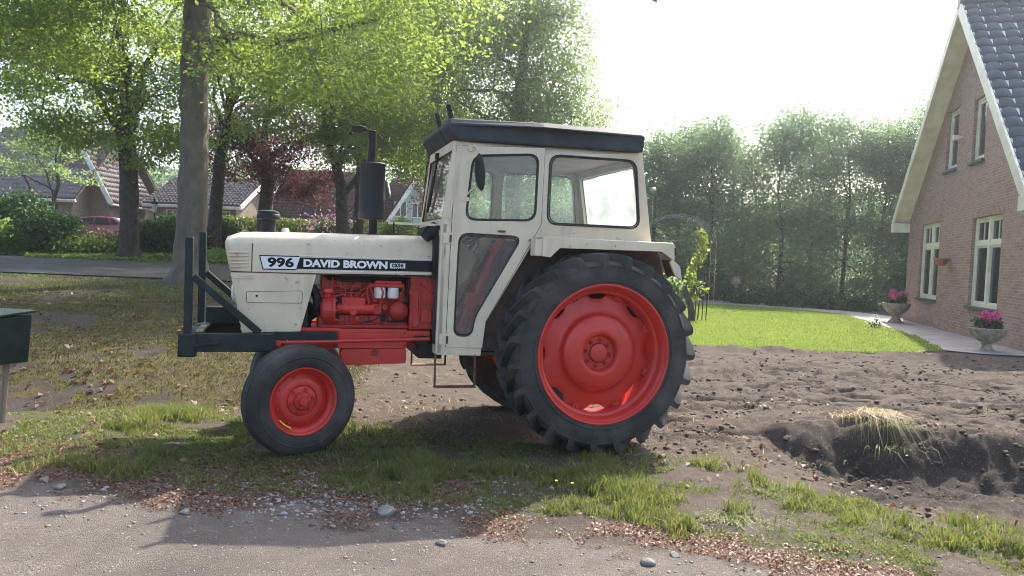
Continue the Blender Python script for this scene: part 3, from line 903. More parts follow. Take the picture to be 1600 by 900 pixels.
c = MB(); pipe(c, [(-2.08, -.2, 1.29), (-1.95, -.245, 1.255), (-1.8, -.25, 1.262), (-1.62, -.25, 1.25), (-1.45, -.26, 1.285), (-1.36, -.27, 1.30)], .007); pipe(c, [(-1.44, -.28, 1.30), (-1.435, -.31, 1.23), (-1.45, -.31, 1.15), (-1.47, -.30, 1.09)], .006); pipe(c, [(-1.63, -.29, 1.01), (-1.70, -.30, .955), (-1.8, -.27, .93)], .006)
c.build('wire', M['black'], EN)
for x, z in [(-2.02 + k * .07, 1.19) for k in range(9)]: MB().cyl((x, -.215, z), (x, -.19, z), .009, 6).build('bolt', M['rust'], EN)
for x, z in ((-1.28, 1.28), (-1.28, 1.08), (-1.33, 1.0), (-1.25, .93), (-1.36, .91)): MB().cyl((x, -.32, z), (x, -.28, z), .011, 6).build('bolt', M['rust'], EN)
c = MB(); c.tube([(-2.06, -.17, 1.275), (-1.9, -.19, 1.283), (-1.5, -.19, 1.283), (-1.44, -.16, 1.27)], [.02, .034, .034, .022], 12); c.build('manifold', M['black'], EN)
c = MB(); c.tube([(-2.21, -.1, 1.2), (-2.16, -.2, 1.18), (-2.13, -.22, 1.10), (-2.14, -.2, 1.0), (-2.2, -.12, .95)], .035, 10); c.build('radiator_hose', M['black'], EN)
c = MB(); c.lathe([(0, -.02), (.045, -.02), (.05, -.01), (.05, .01), (.03, .02), (.025, .05)], 20, Matrix.Translation((-2.055, -.24, 1.175)) @ Matrix.Rotation(-pi / 2, 4, 'X')); c.build('filler_cap', M['red'], EN)
c = MB(); c.lathe([(0, 0), (.10, 0), (.11, .01), (.10, .03), (.04, .04), (0, .04)], 24, Matrix.Translation((-2.2, -.03, .97)) @ Matrix.Rotation(-pi / 2, 4, 'Z'))
c.box(-2.28, -2.2, -.28, .28, .88, 1.29); c.build('radiator', M['black'], TR)
c = MB()
c.box(-1.97, -1.437, -.325, -.285, .735, .886); c.box(-2.27, -1.96, -.325, -.29, .868, .893); c.box(-2.27, -1.25, -.31, -.28, .80, .875)
c.box(-1.97, -1.437, .285, .325, .735, .886); c.box(-2.27, -1.25, .28, .31, .80, .893)
c.box(-1.90, -1.52, -.329, -.32, .862, .868)
c.box(-2.5, -2.0, -.16, .16, .70, .88); c.box(-2.0, -1.2, -.18, .18, .72, .90)
for x in (-1.455, -1.455): c.cyl((x, -.33, .86), (x, -.32, .86), .01, 8); c.cyl((x, -.33, .76), (x, -.32, .76), .01, 8)
c.build('chassis', M['red'], TR, bevel=.006)
c = MB(); c.plate(rounded([(-1.945, .728), (-1.440, .735), (-1.440, .618), (-1.90, .603), (-1.945, .63)], .02), [], -.335, -.10)
tb = c.build('tool_box', M['red'], TR, smooth=30)
c = MB(); c.lathe([(.022, -.344), (.026, -.344), (.026, -.336), (.022, -.336)], 20, Matrix.Translation((-1.69, 0, .705)), closed=True); c.bar((-1.69, -.342, .735), (-1.69, -.342, .685), .006, .008); c.build('latch', M['darkfender'], tb)
c = MB(); c.tube([(-2.43, -.40, .788), (-2.2, -.395, .792), (-1.26, -.37, .818)], .014, 10); c.box(-2.45, -2.39, -.43, -.36, .765, .805); c.cyl((-2.42, -.395, .73), (-2.42, -.395, .80), .018, 10); c.cyl((-2.36, -.402, .79), (-2.34, -.402, .79), .02, 10)
c.build('drag_link', M['red'], TR, bevel=.004)
c = MB(); c.box(-1.384, -1.268, -.36, -.28, .772, .838); c.build('bracket', M['black'], TR, bevel=.006)
c = MB(); c.box(-1.384, -1.19, -.46, .46, .655, .775); c.box(-1.262, -1.21, -.62, .62, .70, 1.70); c.build('bulkhead', M['black'], TR, bevel=.004)
c = MB(); c.box(-1.2, -.5, -.22, .22, .68, 1.0); c.box(-.5, .25, -.30, .30, .52, 1.05); c.build('gearbox', M['red'], TR, bevel=.02)
# front axle
c = MB(); c.box(-2.31, -2.19, -.42, .42, .50, .62); c.box(-2.33, -2.17, -.12, .12, .55, .80)
for sy in (-1, 1): c.cyl((-2.25, sy * .47, .34), (-2.25, sy * .47, .70), .04, 14); c.box(-2.29, -2.21, sy * .36, sy * .48, .44, .6)
c.tube([(-2.12, -.45, .42), (-2.12, .45, .42)], .015, 8)
c.build('front_axle', M['red'], TR, bevel=.008)
# rear axle, trumpet housings
c = MB(); c.lathe([(.16, -.58), (.16, -.52), (.10, -.48), (.12, -.2), (.2, -.1), (.2, .1), (.12, .2), (.10, .48), (.16, .52), (.16, .58)], 24, Matrix.Translation((0, 0, .76))); c.build('rear_axle', M['red'], TR)
for sy in (-1, 1): MB().box(-.62, -.36, sy * .60, sy * .38, .56, .80).build('brake_housing', M['red'], TR, bevel=.03)


# --- wheels (axle on Y, outer face towards -Y)
def rear_wheel():
    root = MB()
    root.lathe([(.535, -.15), (.540, -.176), (.552, -.190), (.60, -.200), (.655, -.202), (.70, -.196), (.716, -.184), (.725, -.165), (.732, -.10), (.735, 0),
                (.732, .10), (.725, .165), (.716, .184), (.70, .196), (.655, .202), (.60, .2), (.552, .190), (.540, .176), (.535, .15)], 96)
    # moulded rings on the sidewall
    for r in (.575, .69):
        root.lathe([(r - .006, -.1985 if r < .6 else -.1995), (r - .003, -.2035 if r < .6 else -.2035), (r + .003, -.2035), (r + .006, -.1985)], 96)
    N = 23
    for s in (-1, 1):
        for k in range(N):
            th0 = 2 * pi * (k + (.5 if s > 0 else 0)) / N
            secs = []
            for t, yy, rb, rt, hw in ((-.10, .2015, .650, .653, .026), (-.05, .204, .685, .708, .028), (0, .205, .700, .757, .028), (.06, .196, .708, .781, .026), (.3, .150, .720, .789, .024), (.65, .075, .725, .790, .022), (1, -.012, .728, .788, .020)):
                th = th0 + max(t, 0) * .30
                h = hw / .76
                secs.append([(r_ * cos(th + dh), s * yy, r_ * sin(th + dh)) for r_, dh in ((rb, -h), (rt, -h * .72), (rt, h * .72), (rb, h))])
            vs = [p for q in secs for p in q]; n = len(secs)
            fs = [(4 * i + j, 4 * i + j + 1, 4 * i + 5 + j, 4 * i + 4 + j) for i in range(n - 1) for j in range(3)] + [(3, 2, 1, 0), tuple(4 * (n - 1) + j for j in range(4))]
            root.add(vs, fs)
    w = empty('rear_wheel', (0, 0, 0)); w.parent = TR
    root.build('tyre', M['rubber'], w, smooth=28)
    r = MB()
    r.lathe([(.545, -.160), (.552, -.178), (.549, -.192), (.540, -.196), (.531, -.191), (.527, -.178), (.516, -.168), (.506, -.150), (.503, -.120), (.496, -.106), (.480, -.100), (.471, -.088), (.468, -.02),
             (.468, .06), (.49, .10), (.505, .125), (.51, .15), (.528, .175), (.545, .178), (.54, .19), (.515, .18)], 96)
    r.build('rim', M['red'], w, smooth=40)
    d = MB()

    def rf(i, a, r0):
        if i > 1: return r0
        c = cos(8 * a + .5)
        k = .5 + .5 * c
        return (.424 + .046 * min(1, max(0, (k - .10) / .40)) ** 1.2) - (0.004 if i == 0 else 0)
    d.lathe([(.466, .012), (.466, -.002), (.400, -.016), (.352, -.024), (.322, -.030), (.308, -.044), (.300, -.074), (.288, -.088), (.24, -.100), (.185, -.110), (.160, -.112), (.147, -.104), (.138, -.074), (.130, -.058), (.0, -.058)], 128, rfun=rf)
    dd = d.build('wheel_disc', M['red'], w, smooth=50)
    for k in range(8):
        a = 2 * pi * (k + .2) / 8; b = MB()
        x, z = .102 * cos(a), .102 * sin(a)
        b.cyl((x, -.092, z), (x, -.066, z), .014, 6); b.cyl((x, -.102, z), (x, -.066, z), .008, 8); b.cyl((x, -.066, z), (x, -.056, z), .020, 12)
        b.build('wheel_bolt', M['engine_red'], w)
    h = MB(); h.lathe([(0, -.082), (.06, -.082), (.072, -.076), (.074, -.06)], 32); h.build('hub', M['red'], w)
    h = MB(); h.lathe([(.0755, -.068), (.079, -.068)], 32); h.build('hub_seam', M['black'], w)
    for k in range(8):
        a = 2 * pi * k / 8 - .0625; l = MB()
        m_ = Matrix.Rotation(-a, 4, 'Y')
        l.box(.44, .472, -.04, -.0, -.03, .03, m_); l.cyl(m_ @ Vector((.452, -.055, 0)), m_ @ Vector((.452, -.02, 0)), .011, 6)
        l.build('rim_lug', M['red'], w, bevel=.004)
    return w


RW = rear_wheel(); RW.location = (0, -.755, .77); RW.rotation_euler = (0, .3, 0)
RW2 = copy_tree(RW, TR); RW2.location = (0, .755, .77); RW2.rotation_euler = (0, 0, pi)


def front_wheel():
    w = empty('front_wheel'); w.parent = TR
    t = MB()
    prof = [(.235, -.085), (.242, -.096), (.262, -.104), (.300, -.110), (.335, -.109), (.362, -.102), (.382, -.090), (.392, -.078), (.397, -.064)]
    crown = []
    for y0, y1 in ((-.060, -.030), (-.022, .022), (.030, .060)):
        crown += [(.392, y0 - .003), (.403, y0), (.405, (y0 + y1) / 2), (.403, y1), (.392, y1 + .003)]
    prof = prof + crown + [(r, -y) for r, y in reversed(prof)]
    t.lathe([(max(r, .251), y) for r, y in prof], 80)
    t.lathe([(.318, -.109), (.322, -.1135), (.328, -.1135), (.332, -.1085)], 80)
    t.build('tyre', M['rubber'], w, smooth=30)
    r = MB()
    r.lathe([(.232, -.086), (.240, -.094), (.248, -.094), (.252, -.086), (.246, -.078), (.232, -.073), (.228, -.062), (.218, -.055), (.205, -.046), (.200, -.030), (.198, .05), (.23, .075), (.25, .09), (.24, .095)], 64)
    r.build('rim', M['red'], w, smooth=40)
    d = MB()
    d.lathe([(.202, -.012), (.195, -.018), (.178, -.022), (.160, -.040), (.148, -.046), (.115, -.044), (.108, -.036), (.0, -.036)], 64)
    for k in range(8):
        a = 2 * pi * (k + .5) / 8
        d.cyl((.178 * cos(a), -.036, .178 * sin(a)), (.178 * cos(a), -.016, .178 * sin(a)), .008, 6)
    d.build('wheel_disc', M['red'], w, smooth=40)
    h = MB()
    h.lathe([(.105, -.036), (.102, -.046), (.070, -.052), (.062, -.066), (.058, -.074), (.036, -.076), (.034, -.098), (.028, -.104), (0, -.105)], 32)
    hb = h.build('hub', M['red'], w, smooth=40)
    for k in range(6):
        a = 2 * pi * (k + .3) / 6; b = MB(); b.cyl((.086 * cos(a), -.062, .086 * sin(a)), (.086 * cos(a), -.046, .086 * sin(a)), .014, 6); b.cyl((.086 * cos(a), -.07, .086 * sin(a)), (.086 * cos(a), -.046, .086 * sin(a)), .007, 6); b.build('wheel_bolt', M['engine_red'], w)
    for k in range(6):
        a = 2 * pi * (k + .8) / 6; b = MB(); b.cyl((.048 * cos(a), -.080, .048 * sin(a)), (.048 * cos(a), -.07, .048 * sin(a)), .007, 6); b.build('hub_bolt', M['engine_red'], w)
    s = MB(); s.tube([(.205 * cos(a), -.06, .205 * sin(a)) for a in np.linspace(3.9, 4.4, 6)], .006, 6); s.build('valve', M['yellow'], w)
    return w


FW = front_wheel(); FW.location = (-2.25, -.615, .398); FW.rotation_euler = (0, .1, radians(19))
FW2 = copy_tree(FW, TR); FW2.location = (-2.25, .615, .398); FW2.rotation_euler = (0, 0, pi + radians(17))

# --- cab
CY = .69
OUT = [(-1.162, 2.378), (.357, 2.378), (.478, 1.655), (-.515, 1.650), (-.570, 1.545), (-.893, .962), (-.917, .713), (-1.262, .709), (-1.252, 1.62), (-1.245, 1.745)]
W_FRONT = rounded([(-1.038, 2.272), (-.515, 2.306), (-.522, 1.783), (-1.082, 1.768)], .085)
W_REAR = rounded([(-.425, 2.304), (.312, 2.312), (.368, 1.768), (-.428, 1.765)], .085)
W_DOOR = rounded([(-1.124, 1.668), (-.620, 1.658), (-.975, 1.01), (-.992, .862), (-1.138, .862)], .085, 6)
CAB = MB()
for sy in (-1, 1):
    CAB.plate(OUT, [W_FRONT, W_REAR, W_DOOR], sy * CY, sy * (CY - .035))
# rear wall frame
for sy in (-1, 1): CAB.bar((.345, sy * .63, 2.36), (.462, sy * .63, 1.65), .10, .05, up=(1, 0, 0))
CAB.bar((.352, -.6, 2.335), (.352, .6, 2.335), .05, .12); CAB.bar((.455, -.6, 1.70), (.455, .6, 1.70), .05, .14)
# windscreen surround
for sy in (-1, 1):
    CAB.bar((-1.238, sy * .665, 1.73), (-1.160, sy * .665, 2.375), .06, .05, up=(1, 0, 0))
    CAB.bar((-1.252, sy * .665, .72), (-1.245, sy * .665, 1.74), .05, .045, up=(1, 0, 0))
    CAB.bar((-1.258, sy * .40, 1.66), (-1.258, sy * .64, 1.66), .02, .05); CAB.bar((-1.262, sy * .46, .75), (-1.262, sy * .64, .75), .02, .08)
CAB.bar((-1.245, -.64, 1.745), (-1.245, .64, 1.745), .06, .05); CAB.bar((-1.166, -.64, 2.345), (-1.166, .64, 2.345), .05, .07)
CAB.box(-1.66, -1.25, -.58, -.50, 1.714, 1.732)
CAB.box(-1.15, .34, -.64, .64, 2.352, 2.372)
CABo = CAB.build('cab', M['cream'], TR, smooth=0)
for sy in (-1, 1):
    for nm, lp, mt in (('side_window', W_FRONT, 'glass'), ('side_window', W_REAR, 'glass'), ('door_window', W_DOOR, 'door_glass')):
        g = MB(); yy = sy * (CY - .010); g.plate(lp, [], yy, yy + sy * .003)
        go = g.build(nm, M[mt], CABo, smooth=0)
        k = MB()
        for rr, off in ((.0075, .004), (.0050, -.002)):
            cen = (sum(p[0] for p in lp) / len(lp), sum(p[1] for p in lp) / len(lp))
            kk = 1.0 if rr > .006 else .962
            k.tube([(cen[0] + (x - cen[0]) * kk, sy * (CY + .002), cen[1] + (z - cen[1]) * kk) for x, z in lp], rr, 6, closed=True)
        k.build('gasket', M['gasket'], CABo)
for sy in (-1, 1):
    g = MB(); g.plate([(-1.14, 2.35), (.34, 2.35), (.46, 1.70), (-1.20, 1.70)], [W_FRONT, W_REAR], sy * .651, sy * .647); g.build('side_lining', M['inner'], TR, smooth=0)
g = MB(); g.box(-1.12, .33, -.63, .63, 2.340, 2.350); g.build('headlining', M['inner'], TR, smooth=0)
# door leaf, slightly proud of the side
DOOR = [(-1.168, 2.340), (-.470, 2.352), (-.478, 1.76), (-.560, 1.60), (-.887, .985), (-.908, .775), (-1.196, .772), (-1.185, 1.60)]
for sy in (-1, 1):
    d = MB(); d.plate(DOOR, [W_FRONT, W_DOOR], sy * (CY + .007), sy * (CY + .0005))
    do = d.build('door', M['cream'], TR, smooth=0)
    e = MB(); e.tube([(x, sy * (CY + .002), z) for x, z in DOOR], .0045, 6, closed=True); e.build('door_seam', M['darkfender'], do)
    h = MB(); h.tube([(-.575, sy * (CY + .045), 1.636), (-.515, sy * (CY + .03), 1.60)], .008, 8); h.lathe([(0, -.02), (.016, -.02), (.02, 0), (.02, .02)], 14, Matrix.Translation((-.515, sy * (CY + .02), 1.60))); h.box(-.53, -.49, sy * CY, sy * (CY + .012), 1.575, 1.63)
    h.build('door_handle', M['chrome'], do)
    h = MB(); h.box(-.82, -.76, sy * CY, sy * (CY + .025), 1.685, 1.70); h.cyl((-.79, sy * (CY + .02), 1.692), (-.79, sy * (CY + .035), 1.692), .008); h.build('catch', M['rust'], do, bevel=.003)
    for z in (1.62, .83):
        h = MB(); h.cyl((-1.19, sy * (CY + .014), z - .03), (-1.19, sy * (CY + .014), z + .03), .009, 10); h.box(-1.245, -1.19, sy * CY, sy * (CY + .006), z - .035, z + .03); h.build('hinge', M['rust'], do)
        h = MB(); h.box(-1.25, -1.135, sy * (CY + .0065), sy * (CY + .010), z - .04, z + .045); h.build('hinge_plate', M['cream'], do, bevel=.003)
    r = MB(); r.bar((-1.132, sy * (CY + .012), 2.36), (-1.205, sy * (CY + .012), 1.77), .012, .014, up=(1, 0, 0)); r.build('rain_strip', M['cream'], do)
# windscreen, rear window, lower front windows
g = MB(); g.add([(-1.235, -.63, 1.77), (-1.235, .63, 1.77), (-1.168, .63, 2.31), (-1.168, -.63, 2.31)], [(0, 1, 2, 3)]); ws = g.build('windscreen', M['glass'], TR, smooth=0)
k = MB(); k.tube([(-1.246, -.632, 1.775), (-1.246, .632, 1.775), (-1.180, .632, 2.31), (-1.180, -.632, 2.31)], .011, 6, closed=True); k.build('gasket', M['gasket'], ws)
k = MB(); k.bar((-1.20, .12, 2.32), (-1.235, .28, 1.90), .014, .012); k.bar((-1.215, .20, 2.16), (-1.245, .34, 1.86), .02, .016); k.box(-1.22, -1.17, .08, .16, 2.30, 2.35); k.build('wiper', M['black'], TR)
g = MB(); g.add([(.362, -.57, 2.27), (.362, .57, 2.27), (.447, .57, 1.77), (.447, -.57, 1.77)], [(0, 1, 2, 3)]); rw = g.build('rear_window', M['dusty_glass'], TR, smooth=0)
k = MB(); k.tube([(.365, -.58, 2.28), (.365, .58, 2.28), (.452, .58, 1.765), (.452, -.58, 1.765)], .011, 6, closed=True); k.build('gasket', M['gasket'], rw)
for sy in (-1, 1):
    g = MB(); g.box(-1.266, -1.263, sy * .47, sy * .635, .80, 1.62); fo = g.build('front_window', M['glass'], TR, smooth=0)
    k = MB(); k.tube([(-1.268, sy * y_, z_) for y_, z_ in rounded([(.455, .785), (.64, .785), (.64, 1.63), (.455, 1.63)], .05)], .009, 6, closed=True); k.build('gasket', M['gasket'], fo)

# roof: dark lid with a forward visor
R_ = MB()
sec = [(-1.185, 2.376), (-1.262, 2.490), (-1.235, 2.533), (-.50, 2.532), (.325, 2.535), (.352, 2.505), (.340, 2.376), (-1.15, 2.374)]
vs = []
for y, ins in ((-.758, 0), (-.70, .02), (.70, .02), (.758, 0)):
    vs += [(x, y, z + (.014 if (ins and z > 2.5) else (-.034 if z > 2.52 else 0))) for x, z in sec]
n = len(sec)
R_.add(vs, [tuple(range(n)), tuple(range(3 * n, 4 * n))[::-1]] + [(i * n + j, i * n + (j + 1) % n, (i + 1) * n + (j + 1) % n, (i + 1) * n + j) for i in range(3) for j in range(n)])
RO = R_.build('roof', M['roof'], TR, smooth=0, bevel=.012)
for y_ in (-.36, .36):
    k = MB(); k.bar((-1.262, y_, 2.492), (-1.187, y_, 2.378), .012, .006); k.build('roof_seam', M['black'], RO)
for y_, x, z, h in ((-.66, -1.20, 2.53, .125), (-.20, -1.225, 2.53, .115)):
    k = MB(); k.bar((x, y_, z - .03), (x - .04, y_, z + h), .035, .045, up=(0, 1, 0)); k.bar((x - .02, y_, z + .01), (x + .03, y_, z + .012), .05, .02); k.build('lamp_bracket', M['black'], TR, bevel=.006)
k = MB(); k.box(.38, .47, -.04, .04, 2.50, 2.62); k.cyl((.3, 0, 2.54), (.42, 0, 2.56), .02); k.box(.40, .49, -.05, .05, 2.62, 2.665); k.build('beacon', M['black'], TR, bevel=.01)
k = MB(); k.box(-.62, -.56, .1, .16, 2.53, 2.57); k.build('roof_vent', M['black'], TR, bevel=.01)

# fenders
for sy in (-1, 1):
    f = MB()
    f.plate([(-.505, 1.652), (.605, 1.657), (.622, 1.520), (.50, 1.588), (-.365, 1.580), (-.440, 1.506), (-.505, 1.513)], [], sy * .835, sy * .822)
    f.box(-.505, .606, sy * .60, sy * .832, 1.650, 1.660)
    f.bar((.612, sy * .715, 1.655), (.622, sy * .715, 1.52), .23, .01, up=(1, 0, 0))
    f.plate([(.60, 1.53), (.675, 1.475), (.70, 1.362), (.635, 1.40), (.585, 1.50)], [], sy * .833, sy * .81)
    f.box(-.56, -.50, sy * .70, sy * .822, 1.513, 1.645)
    fo = f.build('fender', M['cream'], TR, smooth=0, bevel=.005)
    u = MB()
    u.box(-.49, .60, sy * .60, sy * .818, 1.632, 1.646)
    u.bar((.60, sy * .70, 1.63), (.688, sy * .70, 1.39), .20, .012, up=(1, 0, 0)); u.build('fender_underside', M['rust'], fo, smooth=0)
    u = MB(); u.plate([(-.52, 1.64), (.60, 1.64), (.68, 1.38), (.60, 1.0), (-.55, .75), (-.88, .75), (-.87, .98)], [], sy * .56, sy * .545); u.build('inner_fender', M['darkfender'], TR, smooth=0)
    t = MB(); t.box(.625, .655, sy * .70, sy * .80, 1.56, 1.63); t.build('tail_lamp', M['black'], TR, bevel=.008)

# cab inside
k = MB(); k.box(-1.24, -.58, -.64, .64, .715, .735); k.box(-.62, .40, -.54, .54, 1.16, 1.18); k.build('cab_floor', M['darkfender'], TR, smooth=0)
k = MB(); k.plate([(-1.20, 1.24), (-1.20, 1.68), (-1.08, 1.68), (-.90, 1.52), (-.87, 1.46), (-.93, 1.30), (-1.05, 1.23)], [], -.22, .22); k.build('dashboard', M['cream'], TR, bevel=.02)
k = MB(); k.tube([(-1.0, 0, 1.3), (-.82, 0, 1.66)], .02, 8); k.tube([(-.80 + .19 * cos(a) * .75, .20 * sin(a), 1.68 + .10 * cos(a)) for a in np.linspace(0, 2 * pi, 28)[:-1]], .013, 8, closed=True)
for a in (0, 2.1, 4.2): k.tube([(-.80, 0, 1.67), (-.80 + .14 * cos(a), .2 * sin(a), 1.68 + .1 * cos(a))], .007, 6)
k.build('steering_wheel', M['black'], TR)
k = MB(); k.box(-.42, .02, -.24, .24, 1.16, 1.30); k.bar((.0, 0, 1.28), (.12, 0, 1.70), .44, .09, up=(1, 0, 0)); k.build('seat', M['black'], TR, bevel=.03)
k = MB(); k.tube([(-1.0, -.34, .86), (-.90, -.34, 1.18), (-.72, -.32, 1.60)], [.05, .032, .028], 10); k.tube([(-1.06, -.33, .78), (-.98, -.33, 1.0), (-.93, -.33, 1.15)], .05, 10); k.box(-.99, -.83, -.39, -.30, 1.10, 1.19); k.tube([(-.78, -.31, 1.55), (-.70, -.31, 1.6), (-.68, -.31, 1.66)], .035, 8)
k.build('hydraulic_lever', M['red'], TR)
k = MB(); k.tube([(-.8, -.2, 1.2), (-.76, -.2, 1.5)], .01, 6); k.tube([(-.70, -.15, 1.2), (-.62, -.15, 1.55)], .01, 6); k.build('gear_lever', M['black'], TR)
# mirror
k = MB(); k.tube([(-1.075, -.70, 2.335), (-1.03, -.74, 2.34), (-1.01, -.80, 2.30)], .009, 8); k.bar((-1.06, -.70, 2.34), (-1.06, -.70, 2.30), .03, .04); mo = k.build('mirror_arm', M['cream'], TR)
k = MB(); k.tube([(-1.10, -.70, 1.93), (-1.05, -.74, 2.0), (-1.02, -.79, 2.02)], .006, 6); k.box(-1.12, -1.06, -.71, -.695, 1.915, 1.945); k.build('mirror_stay', M['cream'], mo)
k = MB(); k.lathe([(0, -.012), (.04, -.012), (.052, 0), (.048, .012), (.03, .028), (0, .034)], 24, Matrix.Translation((-.995, -.80, 2.135)) @ Matrix.Rotation(-.10, 4, 'Y') @ Matrix.Rotation(.6, 4, 'Z') @ Matrix.Diagonal((1, 1, 2.75, 1)))
k.build('mirror_shell', M['black'], mo)
# boot between bonnet and cab, pin
k = MB(); k.tube([(-1.235, -.36, 1.70), (-1.29, -.37, 1.665), (-1.335, -.38, 1.62)], [.06, .055, .045], 14); k.box(-1.26, -1.22, -.42, .42, 1.30, 1.72); k.build('rubber_boot', M['black'], TR)
k = MB(); k.tube([(-1.60, -.54, 1.64), (-1.60, -.54, 1.722)], .006, 6); k.build('pin', M['black'], TR)
# the cab narrows towards the bonnet
def narrow(o):
    if o.type == 'MESH' and not o.data.get('done'):
        o.data['done'] = 1
        co = np.empty(len(o.data.vertices) * 3, np.float32); o.data.vertices.foreach_get('co', co); co = co.reshape(-1, 3)
        s = np.clip((-.42 - co[:, 0]) / .80, 0, 1.2)
        co[:, 1] *= 1 - .27 * s; co[:, 0] += .036 * s
        o.data.vertices.foreach_set('co', co.ravel()); o.data.update()
    for ch in o.children: narrow(ch)


for o in list(TR.children):
    if o.name.split('.')[0] in ('cab', 'door', 'windscreen', 'front_window', 'roof', 'mirror_arm', 'wiper', 'side_lining', 'headlining', 'lamp_bracket', 'bulkhead', 'cab_floor'): narrow(o)
# steps
for sy in (-1, 1):
    k = MB()
    for x in (-1.25, -.935): k.bar((x, sy * .56, .72), (x, sy * .57, .465), .010, .016)
    k.bar((-1.255, sy * .57, .470), (-.93, sy * .57, .470), .07, .010);
    k.build('step', M['rust'], TR)

# ------------------------------------------------------------------ foliage builders
def leaf_quads(P, size, up=.5, seed=0, aspect=.62, droop=None, var=.35):
    r = np.random.default_rng(seed)
    n = len(P)
    nrm = r.normal(size=(n, 3)); nrm[:, 2] = nrm[:, 2] * .8 + up * 1.6
    nrm /= np.linalg.norm(nrm, axis=1)[:, None]
    t = r.normal(size=(n, 3)); t -= nrm * (t * nrm).sum(1)[:, None]
    t /= np.linalg.norm(t, axis=1)[:, None] + 1e-9
    b = np.cross(nrm, t)
    s = (size * (1 - var + 2 * var * r.random(n)))[:, None]
    t *= s; b *= s * aspect
    bend = nrm * s * .18
    V = np.stack([P - t * .5, P + b * .5 + bend - t * .05, P + t * .5, P - b * .5 + bend - t * .05], 1).reshape(-1, 3)
    Fq = np.arange(4 * n).reshape(n, 4)
    return V, Fq


def crown_points(ells, nclump, per, sig, seed, flat_=.5, gap=.0, shell=.45):
    """leaf clump centres inside ellipsoids (cx,cy,cz,rx,ry,rz) and the leaves round them"""
    r = np.random.default_rng(seed)
    vol = np.array([e[3] * e[4] * e[5] for e in ells]) ** (2 / 3)
    cnt = np.maximum(1, (nclump * vol / vol.sum()).astype(int))
    C = []
    for e, c in zip(ells, cnt):
        d = r.normal(size=(c, 3)); d /= np.linalg.norm(d, axis=1)[:, None]
        rad = (shell + (1 - shell) * r.random(c)) ** .8 * (.80 + .34 * r.random(c))
        C.append(np.array(e[:3]) + d * rad[:, None] * np.array(e[3:6]))
    C = np.concatenate(C)
    if gap > 0:
        keep = fbm(C[:, 0] * .55 + C[:, 1] * .33, C[:, 2] * .75 + C[:, 1] * .2, seed + 3, 3) > gap
        C = C[keep]
    sz = sig * (.6 + .8 * r.random(len(C)))
    idx = np.repeat(np.arange(len(C)), per)
    P = r.normal(size=(len(idx), 3)) * np.array([1, 1, flat_]) * sz[idx][:, None] * .75 + C[idx]
    # clumps slope outwards and down at their rim, like hanging sprays
    P[:, 2] -= .25 * np.linalg.norm((P - C[idx])[:, :2], axis=1)
    return C, P, idx


def foliage(name, P, idx, size, mat, parent, up, seed, aspect=.62):
    V, Fq = leaf_quads(P, size, up, seed, aspect)
    r = np.random.default_rng(seed + 5)
    base = r.random(idx.max() + 1)
    tint = np.clip(.55 * base[idx] + .45 * r.random(len(idx)), 0, 1)
    return np_mesh(name, V, Fq, mat, parent, face_attrs={'tint': tint})


def bez(a, b, c, n=7):
    a, b, c = Vector(a), Vector(b), Vector(c)
    return [a * (1 - t) ** 2 + b * 2 * t * (1 - t) + c * t * t for t in np.linspace(0, 1, n)]


